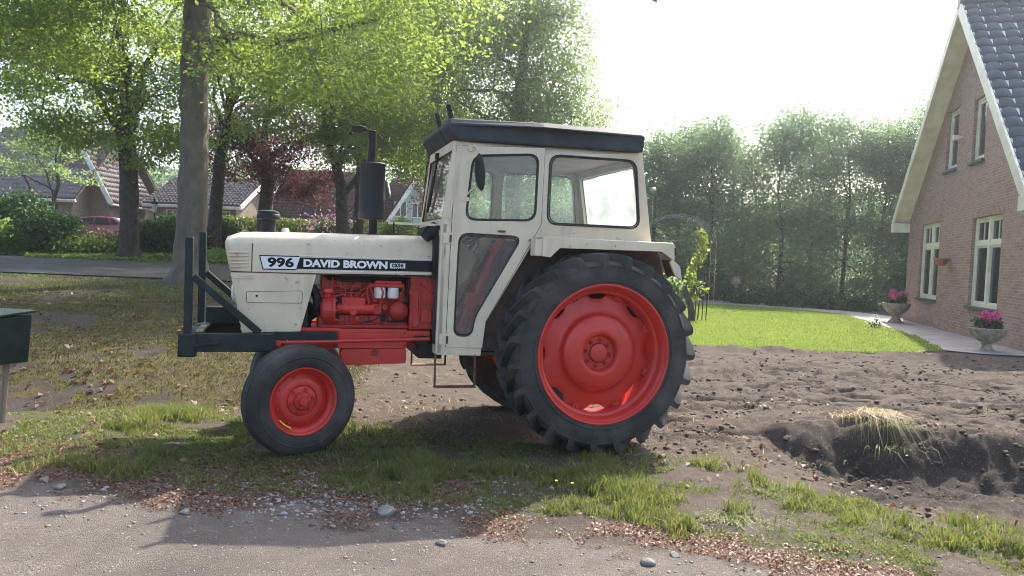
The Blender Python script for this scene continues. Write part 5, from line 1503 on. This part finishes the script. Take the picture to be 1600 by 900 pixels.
for i, (px, py, Y, s, mt, lb) in enumerate(SH):
    B = on_ground(px, Y); top = at(px, py - 20, Y).z - B.z
    hh = .5 if 100 < px < 200 else max(.7, top)
    shrub('garden_shrub', lb, 'shrub', B, [(0, 0, hh * .5, s, s * .8, hh * .55)], 170, 40, .28, .13, M[mt], 400 + i, group='shrubs across the road')
r = np.random.default_rng(77)
sh = shrub('azalea', 'small shrub with pale pink blossom in front of the red car', 'shrub', on_ground(176, 31), [(0, 0, .45, .55, .45, .35)], 50, 26, .2, .10, M['leaf_shrub'], 91)
P = r.normal(size=(260, 3)) * np.array([.36, .3, .16]) + np.array([0, -.1, .72]); foliage('blossoms', P, np.arange(260), .10, leafmat('salmon_petals', (.5, .25, .2), (.6, .35, .3), (.5, .25, .2), .3), sh, .2, 92, .9)
sh = shrub('rhododendron', 'rhododendron with lilac pink blossom behind the bonnet beside the dark trunks', 'shrub', on_ground(520, 37), [(0, 0, .9, 1.1, .9, .9)], 120, 36, .3, .14, M['leaf_shrub'], 93)
P = r.normal(size=(420, 3)) * np.array([.7, .5, .5]) + np.array([0, -.5, 1.25]); foliage('blossoms', P, np.arange(420), .13, leafmat('lilac_petals', (.5, .25, .38), (.6, .35, .48), (.5, .25, .4), .3), sh, .2, 94, .9)
hg = empty('clipped_hedge', on_ground(465, 39)); tag(hg, 'long low clipped yellow green hedge beyond the bonnet', 'hedge')
r = np.random.default_rng(31); n = 9000
P = np.stack([r.uniform(-4.6, 7.2, n), r.uniform(-.45, .45, n), 1.75 * r.random(n) ** .6], -1); P[:, 2] += .12 * (fbm(P[:, 0] * 2, P[:, 1] * 2, 3) - .5)
foliage('foliage', P, np.arange(n), .15, M['leaf_clip'], hg, .4, 32)
m_ = MB()
for k in range(20): m_.cyl((-4.4 + .6 * k, 0, -.2), (-4.4 + .6 * k, 0, 1.2), .03, 6)
m_.build('stem', M['bark_dark'], hg)
sh = shrub('round_bush', 'rounded bush beside the muffler in front of the pale green house', 'shrub', on_ground(618, 38), [(0, 0, .95, 1.0, .9, .95)], 150, 36, .28, .14, M['leaf_mid'], 95)
sh = shrub('yellow_bush', 'low yellow green bush just left of the cab in front of the red roof', 'shrub', on_ground(655, 36), [(0, 0, .7, 1.0, .8, .75)], 120, 36, .28, .14, M['leaf_clip'], 96)

gc = np.random.default_rng(55); n = 26000
gx = gc.uniform(-24, 2, n); gy = gc.uniform(27.3, 31.5, n)
keep = fbm(gx * .8, gy * .8, 70) > .33 + .1 * (gy < 28.6); gx, gy = gx[keep], gy[keep]
hh_ = (.08 + np.where((gx < -13.5) & (gx > -19.5), .15, .5) * sst(28.3, 30.5, gy) * fbm(gx, gy, 71)) * gc.random(len(gx))
P = np.stack([gx, gy, height(gx, gy, False) + hh_], -1)
o = foliage('ground_cover', P, np.arange(len(P)), .16, M['leaf_mid'], None, .4, 56); tag(o, 'leafy ground cover along the far side of the road', 'ground cover', kind='stuff')


def pantiles(L, sl, mat, parent, name='roof'):
    cols, rows = int(L / .045), int(sl / .34)
    xs = np.linspace(0, L, cols + 1); wave = .035 * np.sin(xs / .25 * 2 * pi); Vs, Fs, base = [], [], 0
    for r_ in range(rows):
        y0, y1 = sl * r_ / rows, sl * min(rows, r_ + 1.1) / rows
        jit = np.repeat(rng.normal(size=cols // 5 + 2) * .008, 5)[:cols + 1]
        for yy, lf in ((y0, .13), (y0, .185), (y1, .145)): Vs.append(np.stack([xs, 0 * xs + yy, lf + wave + jit], -1))
        for j in range(2):
            i0 = base + j * (cols + 1) + np.arange(cols); Fs.append(np.stack([i0, i0 + 1, i0 + cols + 2, i0 + cols + 1], -1))
        base += 3 * (cols + 1)
    o = np_mesh(name, np.concatenate(Vs), np.concatenate(Fs), M[mat], parent)
    MB().box(0, L, 0, sl, 0, .10).build('roof_deck', M['darkfender'], o, smooth=0)
    return o


def gabled(parent, L, W, he, hr, over=.5, wall='brick_far', tile='tile_far', trim='white_trim', M4=None, gable_wall=None, name='roof', barge=True):
    """ridge along local x from 0 to L, depth y from 0 to W"""
    M4 = M4 or Matrix.Identity(4)
    b = MB(); b.box(0, L, 0, W, -.5, he, M4)
    wl = b.build('wall', M[wall], parent, smooth=0)
    for x in (0, L):
        b = MB()
        b.add([M4 @ Vector(p) for p in ((x, 0, he), (x, W, he), (x, W / 2, hr - .1), (x + (.2 if x == 0 else -.2), 0, he), (x + (.2 if x == 0 else -.2), W, he), (x + (.2 if x == 0 else -.2), W / 2, hr - .1))], [(0, 1, 2), (3, 5, 4), (0, 3, 4, 1), (1, 4, 5, 2), (2, 5, 3, 0)])
        b.build('gable', M[gable_wall or wall], parent, smooth=0)
    for s in (0, 1):
        y_e = -over if s == 0 else W + over
        run = W / 2 + over; sl = sqrt(run ** 2 + (hr - he) ** 2 * (run / (W / 2)) ** 2)
        z_e = hr - (hr - he) * run / (W / 2)
        ang = atan2(hr - z_e, run)
        o = pantiles(L + 2 * over, sl, tile, parent, name)
        if s == 0: mm = M4 @ Matrix.Translation((-over, y_e, z_e)) @ Matrix.Rotation(ang, 4, 'X')
        else: mm = M4 @ Matrix.Translation((L + over, y_e, z_e)) @ Matrix.Rotation(pi, 4, 'Z') @ Matrix.Rotation(ang, 4, 'X')
        o.matrix_local = mm
        g_ = MB(); g_.box(-.02, L + 2 * over + .02, -.12, -.01, -.10, .06).build('gutter', M[trim], o, smooth=0)
        for xx in (-.06, L + 2 * over - .01) if barge else ():
            MB().box(xx, xx + .07, .0, sl, -.16, .13).build('bargeboard', M[trim], o, smooth=0)
    return wl


def far_window(parent, M4, x0, x1, z0, z1, y=-.0, mull=1, fr='white_trim'):
    b = MB(); t = .07
    for q in ((x0, x0 + t, z0, z1), (x1 - t, x1, z0, z1), (x0 + t, x1 - t, z0, z0 + t), (x0 + t, x1 - t, z1 - t, z1)): b.box(q[0], q[1], y - .05, y + .02, q[2], q[3], M4)
    for k in range(mull):
        xm = x0 + (x1 - x0) * (k + 1) / (mull + 1); b.box(xm - .03, xm + .03, y - .045, y + .02, z0 + t, z1 - t, M4)
    w_ = b.build('window', M[fr], parent, smooth=0)
    MB().box(x0 + t, x1 - t, y - .012, y + .01, z0 + t, z1 - t, M4).build('pane', M['pane'], w_, smooth=0)


# tiled house with garage, far left
B = on_ground(-60, 44)
H1 = empty('tiled_house', B, radians(-4)); tag(H1, 'low brick house with glossy brown tiled roof and garage across the road at far left', 'house')
z_e = at(60, 296, 44).z - B.z; z_r = at(10, 200, 48).z - B.z
gabled(H1, 6.9, 8.5, z_e, z_r, .6, barge=False)
MB().box(2.9, 5.9, -.06, .02, 0, 2.3).build('garage_door', M['black'], H1, smooth=0)
G = Matrix.Translation((8.1, 1.6, 0)) @ Matrix.Rotation(pi / 2 + .06, 4, 'Z')
gabled(H1, 4.4, 4.2, z_e, at(118, 207, 46).z - B.z, .35, M4=G)
far_window(H1, Matrix.Translation((6.0, 1.55, 0)), -.35, .45, 3.4, 4.5)
MB().box(7.2, 7.9, 2.2, 2.45, .9, 2.0).build('window', M['white_trim'], H1, smooth=0)
# low brick bungalow seen left of the bonnet
B = on_ground(240, 47)
H2 = empty('brick_bungalow', B, radians(-3)); tag(H2, 'low brick bungalow with a white window left of the bonnet behind the beech', 'house')
gabled(H2, 5.3, 7, 2.6, 4.4, .5, tile='tile_grey')
far_window(H2, Matrix.Identity(4), 4.25, 4.95, .3, 2.1, mull=0); far_window(H2, Matrix.Identity(4), .8, 2.2, .9, 2.1)
# dark red roofed house behind the copper beech
B = on_ground(425, 50)
H3 = empty('dark_roofed_house', B, radians(-3)); tag(H3, 'house with a wide dark red tiled roof behind the copper beech', 'house')
gabled(H3, 6.2, 8, at(470, 338, 50).z - B.z, at(470, 268, 54).z - B.z, .5, tile='tile_dark')
far_window(H3, Matrix.Identity(4), 1, 2.6, .9, 2.0); far_window(H3, Matrix.Identity(4), 3.6, 5.2, .9, 2.0)
# pale green gabled house
B = on_ground(575, 56)
H4 = empty('green_house', B, radians(-55)); tag(H4, 'pale green boarded house with a white trimmed gable right of the muffler', 'house')
ze, zr = at(612, 345, 56).z - B.z, at(602, 276, 54).z - B.z
gabled(H4, 3.2, 4.2, ze, zr, .3, wall='green_board', tile='tile_dark')
G = Matrix.Translation((3.2, 0, 0)) @ Matrix.Rotation(pi / 2, 4, 'Z')
far_window(H4, G, .5, 1.5, 2.4, 3.5); far_window(H4, G, 1.9, 2.9, 2.4, 3.5); far_window(H4, G, .8, 2.6, .6, 1.8)
# pinkish red roofed house
B = on_ground(612, 60)
H5 = empty('red_roofed_house', B, radians(-2)); tag(H5, 'house with a bright red tiled roof just left of the cab', 'house')
gabled(H5, 7.5, 7, at(640, 348, 60).z - B.z, at(640, 322, 63).z - B.z, .4, tile='tile_red')
far_window(H5, Matrix.Identity(4), 1, 2.5, .7, 1.9)

# parked red car in front of the tiled house
B = on_ground(152, 40)
car = empty('parked_car', B, radians(4)); tag(car, 'red hatchback parked in front of the tiled house across the road', 'car')
side = [(-2.05, .35), (-2.08, .62), (-1.95, .82), (-1.15, .95), (-.45, 1.36), (.25, 1.46), (1.05, 1.42), (1.72, 1.05), (1.95, .98), (2.02, .70), (2.0, .35)]
c_ = MB(); n = len(side); vs = []
for y, k in ((-.86, 0), (-.84, .5), (.84, .5), (.86, 0)):
    for x, z in side:
        tp_ = max(0, (z - .95) / .5); yy = (abs(y) - .22 * tp_) * (1 if y > 0 else -1); vs.append((x, yy, z))
c_.add(vs, [tuple(range(n)), tuple(range(3 * n, 4 * n))[::-1]] + [(i * n + j, i * n + (j + 1) % n, (i + 1) * n + (j + 1) % n, (i + 1) * n + j) for i in range(3) for j in range(n)])
c_.build('body', M['car_red'], car, smooth=30, bevel=.04)
for sy in (-1, 1):
    for lp in ([(-.95, 1.0), (-.40, 1.31), (.12, 1.39), (.12, 1.01)], [(.2, 1.01), (.2, 1.39), (.85, 1.36), (1.0, 1.02)], [(1.08, 1.03), (.95, 1.34), (1.1, 1.33), (1.5, 1.06)]):
        g_ = MB(); g_.add([(x, sy * (.868 - .22 * max(0, (z - .95) / .5)), z) for x, z in lp], [tuple(range(4))]); g_.build('side_glass', M['car_glass'], car, smooth=0)
g_ = MB(); g_.add([(1.12, -.62, 1.40), (1.12, .62, 1.40), (1.72, .74, 1.07), (1.72, -.74, 1.07)], [(0, 1, 2, 3)]); g_.build('rear_glass', M['car_glass'], car, smooth=0, loc=(.012, 0, .015))
for x in (-1.3, 1.3):
    for sy in (-1, 1):
        t_ = MB(); t_.lathe([(0, -.1), (.18, -.11), (.30, -.10), (.32, -.05), (.32, .1)], 24); wh = t_.build('wheel', M['rubber'], car, loc=(x, sy * .80, .32), rot=(0, 0, 0 if sy < 0 else pi))
        t_ = MB(); t_.lathe([(0, -.115), (.17, -.118), (.19, -.105)], 20); t_.build('rim', M['chrome'], wh)
for sy in (-1, 1):
    t_ = MB(); t_.box(1.93, 2.0, sy * .55, sy * .82, .80, .98); t_.build('tail_light', M['red'], car, bevel=.02)

# brick pillar with lantern
B = on_ground(233, 33.5)
pl = empty('garden_pillar', B); tag(pl, 'brick garden pillar with a lantern on top beside the crooked tree', 'pillar')
MB().box(-.45, .45, -.35, .35, -.2, 1.35).build('pillar', M['brick_far'], pl, smooth=0); MB().box(-.5, .5, -.4, .4, 1.35, 1.43).build('cap', M['stone'], pl, smooth=0, bevel=.01)
ln = empty('garden_lantern', (B.x + .2, B.y, B.z + 1.43)); tag(ln, 'white garden lantern standing on the brick pillar', 'lantern')
MB().cyl((0, 0, 0), (0, 0, .35), .04, 10).build('stem', M['black'], ln)
zlathe([(.08, .35), (.14, .72), (.0, .72)], 0, 0, 6).build('lamp_glass', M['white_bowl'], ln, smooth=0); zlathe([(.17, .72), (.06, .88), (.03, .92), (.02, 1.0), (0, 1.0)], 0, 0, 6).build('roof', M['black'], ln, smooth=0)

# far wood closing the horizon
r = np.random.default_rng(91); n = 60000
px_ = r.uniform(-100, 130, n); yy = r.uniform(82, 96, n); top = 6.0 + 6 * fbm(px_ * .09, px_ * 0 + 2, 9) 
P = np.stack([px_, yy, 1.0 + top * r.random(n) ** .8], -1)
o = foliage('far_wood', P, np.arange(n), .75, M['leaf_hedge'], None, .3, 92); tag(o, 'far off mass of trees closing the view behind the houses', 'wood', kind='stuff')

# bird high up against the white sky
bd = MB(); bd.tube([(-.16, 0, 0), (-.05, 0, .01), (.08, 0, .01), (.17, 0, 0)], [.01, .045, .04, .01], 8)
bd.add([(-.03, .02, .02), (.07, .02, .02), (.0, .30, .10), (-.10, .42, .06)], [(0, 1, 2, 3)]); bd.add([(-.03, -.02, .02), (.07, -.02, .02), (.0, -.30, .10), (-.10, -.42, .06)], [(3, 2, 1, 0)]); bd.add([(-.14, .0, .0), (-.26, .07, 0), (-.26, -.07, 0)], [(0, 1, 2)])
o = bd.build('bird', M['bark_dark'], fix=False, smooth=0); o.location = at(1022, 1, 24); o.rotation_euler = (.5, .2, .6); tag(o, 'small dark bird flying high in the white sky above the lawn', 'bird')

# ------------------------------------------------------------------ grass, moss, litter, gravel
def blades(name, x, y, hgt, width, mat, seed, lean=.45, label='', cat='grass', zoff=0):
    r = np.random.default_rng(seed); n = len(x)
    z = height(x, y) + zoff - .004
    a = r.uniform(0, 2 * pi, n); ln_ = lean * hgt * (.3 + r.random(n))
    dx, dy = np.cos(a) * ln_, np.sin(a) * ln_
    f = r.uniform(0, 2 * pi, n); wx, wy = np.cos(f) * width / 2, np.sin(f) * width / 2
    b0 = np.stack([x - wx, y - wy, z], -1); b1 = np.stack([x + wx, y + wy, z], -1)
    m0 = np.stack([x - wx * .8 + dx * .35, y - wy * .8 + dy * .35, z + hgt * .6], -1); m1 = np.stack([x + wx * .8 + dx * .35, y + wy * .8 + dy * .35, z + hgt * .6], -1)
    t0 = np.stack([x + dx - wx * .12, y + dy - wy * .12, z + hgt * (1 - .25 * r.random(n))], -1); t1 = t0 + np.stack([wx * .24, wy * .24, 0 * x], -1)
    V = np.stack([b0, b1, m1, m0, t1, t0], 1).reshape(-1, 3)
    i = np.arange(n)[:, None] * 6
    Fq = np.concatenate([i + np.array([0, 1, 2, 3]), i + np.array([3, 2, 4, 5])])
    tint = np.clip(.6 * fbm(x * 2, y * 2, seed) + .5 * r.random(n) - .05, 0, 1)
    o = np_mesh(name, V, Fq, mat, face_attrs={'tint': np.concatenate([tint, tint])})
    tag(o, label, cat, kind='stuff'); return o


def scatter(n, x0, x1, y0, y1, seed, key, thr=0, power=1.0):
    r = np.random.default_rng(seed)
    # thin out with distance so that near ground carries more
    x = r.uniform(x0, x1, n); y = r.uniform(y0, y1, n)
    k = region_masks(x, y)[key] if isinstance(key, str) else key(x, y)
    s = r.random(n) < np.clip(k - thr, 0, 1) ** power
    return x[s], y[s], k[s]


g = scatter(1000000, -5.4, 5.2, 3.4, 9.0, 1, lambda x, y: .05 * sst(.5, .65, fbm(x * 2.2, y * 2.2, 91)) * (x > .8) * (y > 5.6) + region_masks(x, y)['grass'] * (.13 + .80 * sst(.42, .62, .55 * fbm(x * 7, y * 7, 88, 3) + .45 * fbm(x * 2.4, y * 2.4, 89))), .06, 1.3)
g2 = scatter(420000, -5.0, 4.2, 3.3, 7.4, 101, lambda x, y: np.clip(region_masks(x, y)['grass'] * 1.1, 0, 1) ** .6 * sst(.30, .55, fbm(x * 4, y * 4, 103)) * sst(.36, .58, .5 * fbm(x * 1.3, y * 1.3, 105) + .5 * fbm(x * 3, y * 3, 106)) * .5, .06)
q = np.random.default_rng(102).random(len(g2[0]))
blades('short_grass', g2[0], g2[1], .008 + .026 * q, .005 + .004 * q, M['grass'], 104, 1.3, 'low matted turf between the taller grass')
r = np.random.default_rng(2)
tall = fbm(g[0] * 1.6, g[1] * 1.6, 90)
hg_ = (.022 + .085 * sst(.40, .75, tall)) * (.35 + 1.1 * r.random(len(g[0])) ** 1.5) * np.where(g[0] > 1.2, .85, 1)
blades('grass', g[0], g[1], hg_, .006 * (.7 + .6 * r.random(len(g[0]))), M['grass'], 3, .6, 'patchy short grass around and in front of the tractor')
k = r.random(len(g[0])) < .24
blades('dry_grass', g[0][k], g[1][k], hg_[k] * .8, .006 + 0 * hg_[k], M['straw'], 4, 1.2, 'dry yellow stalks lying between the grass')
g = scatter(60000, -18, 3, 14, 31, 5, lambda x, y: region_masks(x, y)['grass'] * ((y < 20.9) | (y > 27.2)), .2)
blades('verge_grass', g[0], g[1], .035 + .06 * np.random.default_rng(3).random(len(g[0])), .022 + 0 * g[0], M['grass'], 6, .6, 'rough green grass on the verges of the far road')
# moss tufts and dry twigs in the ditch
g = scatter(190000, -13, -1.2, 6.6, 19, 7, 'moss', .2, 1.5)
blades('moss', g[0], g[1], .015 + .03 * np.random.default_rng(4).random(len(g[0])), .008 + .008 * np.random.default_rng(5).random(len(g[0])), M['moss'], 8, .9, 'yellow brown moss covering the ditch', 'moss')
# lawn
r = np.random.default_rng(9); n = 170000
lx = r.uniform(-1, 11, n); ly = 12.6 + 16 * r.random(n) ** 1.5


def inside(poly, x, y):
    c = np.zeros(len(x), bool); j = len(poly) - 1
    for i in range(len(poly)):
        xi, yi, xj, yj = *poly[i], *poly[j]
        c ^= ((yi > y) != (yj > y)) & (x < (xj - xi) * (y - yi) / (yj - yi + 1e-12) + xi); j = i
    return c


k = inside(LAWN, lx + .25 * (fbm(lx * 3, ly * 3, 97) - .5), ly + .9 * (fbm(lx * 2, ly * 2, 98) - .42)) & (r.random(n) < .55 + .45 * sst(.3, .5, fbm(lx * .7, ly * .7, 99))); lx, ly = lx[k], ly[k]
blades('lawn_grass', lx, ly, .03 + .035 * r.random(len(lx)), .012 + .006 * (ly - 12) / 8, M['lawn_grass'], 10, .5, 'short bright green lawn grass', 'grass', .02)
# straw litter under the tractor and on the soil
g = scatter(26000, -3.2, 5.5, 5.0, 12.6, 11, lambda x, y: .75 * sst(.45, .62, fbm(x * 1.9, y * 1.9, 66)) * (y > 5.6) * (1 - .8 * sst(1.5, 2.5, x)), .1)
blades('straw', g[0], g[1], .012 + .03 * np.random.default_rng(12).random(len(g[0])), .006 + 0 * g[0], M['straw'], 13, 3.0, 'dry straw and stalks scattered over the bare soil', 'straw')
# reddish dead leaves and bud scales
g = scatter(110000, -4.6, 3.6, 3.2, 6.2, 14, 'litter', .08)
P = np.stack([g[0], g[1], height(g[0], g[1]) + .008], -1)
o = foliage('leaf_litter', P, np.arange(len(P)), .022, M['litter'], None, 1.6, 15, .5); tag(o, 'reddish brown dead leaves along the edge of the dirt road', 'dead leaves', kind='stuff')
g = scatter(2600, -4, 4, 4.6, 8, 16, lambda x, y: .5 * sst(.5, .65, fbm(x * 1.4, y * 1.4, 67)), .05)
P = np.stack([g[0], g[1], height(g[0], g[1]) + .012], -1)
o = foliage('fallen_leaves', P, np.arange(len(P)), .055, M['litter'], None, 1.2, 17, .6); tag(o, 'brown fallen leaves in the grass', 'dead leaves', kind='stuff')
g = scatter(4200, -12, -1.5, 7, 17, 18, lambda x, y: .7 * sst(.4, .6, fbm(x, y, 68)), .05)
P = np.stack([g[0], g[1], height(g[0], g[1]) + .02], -1)
o = foliage('fallen_leaves', P, np.arange(len(P)), .08, M['litter'], None, 1.0, 19, .6); tag(o, 'brown fallen leaves on the mossy ditch', 'dead leaves', kind='stuff')


def rock_mesh(r, s, flat_=.6, sub=2):
    bm = bmesh.new(); bmesh.ops.create_icosphere(bm, subdivisions=sub, radius=s)
    ax = Vector((r.uniform(.7, 1.3), r.uniform(.7, 1.2), flat_ * r.uniform(.7, 1.2))); off = Vector((r.uniform(0, 50), r.uniform(0, 50), 0))
    cuts = [(Vector((r.uniform(-1, 1), r.uniform(-1, 1), r.uniform(-.4, 1))).normalized(), s * r.uniform(.55, .85)) for _ in range(6)]
    for v in bm.verts:
        for nrm, d in cuts:
            e = v.co.dot(nrm) - d
            if e > 0: v.co -= nrm * e
        v.co = Vector((v.co.x * ax.x, v.co.y * ax.y, v.co.z * ax.z))
    vs = [v.co.copy() for v in bm.verts]; bm.verts.index_update(); fs = [tuple(v.index for v in f.verts) for f in bm.faces]; bm.free()
    return vs, fs


rr = random.Random(4)
protos = [rock_mesh(rr, 1, .6, 1) for _ in range(12)]


def gravel(name, xs, ys, sz, mat, seed, label):
    r = np.random.default_rng(seed); V, Fq, base = [], [], 0
    zz = height(xs, ys)
    for x, y, z, s in zip(xs, ys, zz, sz):
        vs, fs = protos[r.integers(12)]; a = r.uniform(0, 2 * pi)
        A = np.array([v[:] for v in vs]) * s; c, sn = cos(a), sin(a)
        V.append(np.stack([A[:, 0] * c - A[:, 1] * sn + x, A[:, 0] * sn + A[:, 1] * c + y, A[:, 2] + z + s * .12], -1)); Fq.append(np.array(fs) + base); base += len(A)
    n_ = sum(len(f) for f in Fq)
    o = np_mesh(name, np.concatenate(V), np.concatenate(Fq), mat, face_attrs={'tint': np.repeat(r.random(len(xs)), [len(f) for f in Fq])}); tag(o, label, 'gravel', kind='stuff'); return o


def gravelmat():
    m, nt, b = mat_new('gravel_stones')
    a_ = nd(nt, 'ShaderNodeAttribute', attribute_name='tint'); cr = nd(nt, 'ShaderNodeValToRGB')
    e = cr.color_ramp.elements; e[0].color = (.07, .066, .062, 1); e[1].color = (.30, .285, .265, 1)
    for p, c in ((.35, (.18, .165, .155, 1)), (.55, (.22, .13, .10, 1)), (.62, (.23, .215, .20, 1))): cr.color_ramp.elements.new(p).color = c
    nt.links.new(a_.outputs['Fac'], cr.inputs[0]); nt.links.new(cr.outputs[0], b.inputs['Base Color']); b.inputs['Roughness'].default_value = .85
    return m


M['gravel'] = gravelmat()
r = np.random.default_rng(20)
xs = np.concatenate([r.normal(-1.05, .55, 1500), r.uniform(-4.2, 3.4, 1300), r.uniform(-4.2, 3.4, 4200)]); ys = np.concatenate([r.normal(4.42, .24, 1500), 3.95 - .13 * xs[1500:2800] + r.normal(0, .35, 1300), r.uniform(2.9, 4.2, 4200)])
sz = np.concatenate([.006 + .013 * r.random(1500) ** 3 + .004, .004 + .010 * r.random(1300) ** 3, .002 + .006 * r.random(4200) ** 4])
gravel('gravel', xs, ys, sz, M['gravel'], 21, 'grey gravel and small stones at the edge of the dirt road')
M['clod'] = simple('soil_clod', (.085, .066, .053), .95, c2=(.15, .118, .095), scale=9, spec=.15)
cx = np.concatenate([r.uniform(.9, 8.5, 13000), r.uniform(1.9, 6.0, 1500), r.uniform(-3.5, 1.0, 900)]); cy = np.concatenate([5.8 + 6.7 * r.random(13000) ** 1.4, r.uniform(4.2, 6.6, 1500), r.uniform(5.8, 9.5, 900)])
kk = fbm(cx * 2, cy * 3, 33) > .42; cx, cy = cx[kk], cy[kk]
o = gravel('soil_clods', cx, cy, .005 + .034 * r.random(len(cx)) ** 7, M['clod'], 23, 'loose crumbs and clods of soil on the bare earth'); o['category'] = 'soil'
for i, (px, py, s, lb) in enumerate([(606, 803, .062, 'grey angular stone at the road edge below the tractor sill'), (1012, 881, .045, 'pale flat stone on the road at the bottom right of the middle'), (690, 851, .030, 'small whitish stone on the dirt road below the cab'), (95, 762, .035, 'flat grey stone in the grass at the lower left'), (70, 751, .040, 'rounded grey stone near the left edge of the verge'), (290, 801, .036, 'brownish stone in the gravel left of the front wheel'), (1055, 868, .028, 'dark stone beside the reddish leaves on the right')]):
    vs, fs = rock_mesh(random.Random(50 + i), s, .6, 3); p = flat(px, py, 0)
    o = MB().add([v[:] for v in vs], fs).build('stone', M['stone'], smooth=30); o.location = (p.x, p.y, hz(p.x, p.y) + s * .2); o.rotation_euler = (0, 0, i * 1.3); tag(o, lb, 'stone', 'loose stones by the dirt road')

# dry straw tufts on the edge of the dug bank
def tuft(px, py, z, n, ln, w, mat, seed, label, name='grass_tuft', hang=(-.1, -.6), spread=.10, droop=.25):
    p = flat(px, py, z); p.z = hz(p.x, p.y)
    r = np.random.default_rng(seed); V, Fq = [], []
    for k in range(n):
        a = r.uniform(0, 2 * pi); d = Vector((cos(a), sin(a), 0)) * r.uniform(.2, 1.1) + Vector((hang[0], hang[1], 0)) * r.uniform(.3, 1.35); L = ln * r.uniform(.3, 1.15)
        s = Vector((r.normal() * spread * 1.6, r.normal() * spread * .6, -.01)); sd = Vector((-d.y, d.x, 0)).normalized() * w / 2
        up_ = Vector((0, 0, r.uniform(.35, .9)))
        q = [s, s + (d * .30 + up_ * .55) * L * .6, s + (d * .72 + up_ * .32) * L * .85, s + (d * .98 - Vector((0, 0, droop)) + up_ * .05) * L]
        base = len(V)
        for i_, pt in enumerate(q): ww = 1 - .28 * i_; V += [pt - sd * ww, pt + sd * ww]
        Fq += [[base + 2 * j, base + 2 * j + 1, base + 2 * j + 3, base + 2 * j + 2] for j in range(3)]
    o = np_mesh(name, np.array([v[:] for v in V]), np.array(Fq), mat, face_attrs={'tint': np.repeat(r.random(n), 3)}); o.location = p
    tag(o, label, 'grass tuft', 'tufts on the dug bank'); return o


tuft(1362, 664, .06, 620, .36, .006, M['straw'], 1, 'big tuft of dry straw hanging over the dug bank', hang=(.36, -.62), spread=.065, droop=.5)
tuft(1385, 676, .05, 130, .30, .006, M['grass'], 12, 'green and yellow blades mixed into the right side of the big dry tuft', hang=(.4, -.5), spread=.06, droop=.45)
tuft(1300, 648, .08, 120, .13, .006, M['straw'], 2, 'small dry tuft on the lip of the bank left of the big tuft')
tuft(1400, 690, .0, 70, .25, .007, M['grass'], 3, 'green blades hanging below the big dry tuft', hang=(.2, -.5))
tuft(1240, 705, -.1, 60, .14, .012, M['grass'], 4, 'broad leaved green weed in the hollow left of the bank', hang=(0, 0))
tuft(1450, 668, .05, 60, .18, .006, M['grass'], 5, 'thin green tuft on the bank right of the big dry tuft', hang=(.3, -.2))
tuft(1140, 815, 0, 260, .17, .007, M['grass'], 6, 'bushy green tuft beside the reddish leaves', hang=(0, 0))
tuft(1440, 790, -.1, 150, .2, .006, M['straw'], 7, 'flattened dry tuft below the hollow', hang=(.4, -.3), spread=.16)
tuft(1545, 640, .1, 40, .14, .007, M['grass'], 8, 'small green tuft on the bare soil at the right edge', hang=(0, 0))
for i, (px, py) in enumerate(((868, 777), (893, 780))):
    p = flat(px, py, 0); z = hz(p.x, p.y)
    root = empty('buttercup', (p.x, p.y, z)); tag(root, ['yellow buttercup in the grass in front of the rear wheel', 'paler yellow buttercup just right of the brighter one'][i], 'flower')
    MB().tube([(0, 0, 0), (.005, 0, .06), (0, 0, .10)], .0015, 5).build('stem', M['leaf_shrub'], root)
    zlathe([(0, .09), (.007, .092), (.010, .099), (.008, .099), (0, .095)], 0, 0, 10).build('blossom', M['yellow'], root)

# ------------------------------------------------------------------ thin scattering volume added to imitate lens glare
hzb = MB().box(-130, 130, -30, 130, -3, 40).build('glare_veil', None, None, smooth=0); tag(hzb, kind='stuff', label='thin bright veil added over the whole place to imitate lens glare', cat='glare_veil')
hm_ = bpy.data.materials.new('glare_veil'); hm_.use_nodes = True; nt = hm_.node_tree; nt.nodes.remove(nt.nodes['Principled BSDF'])
pv = nt.nodes.new('ShaderNodeVolumePrincipled'); pv.inputs['Color'].default_value = (.86, .95, 1, 1); pv.inputs['Density'].default_value = .0011; pv.inputs['Anisotropy'].default_value = .7
nt.links.new(pv.outputs[0], nt.nodes['Material Output'].inputs['Volume']); hzb.data.materials.append(hm_)
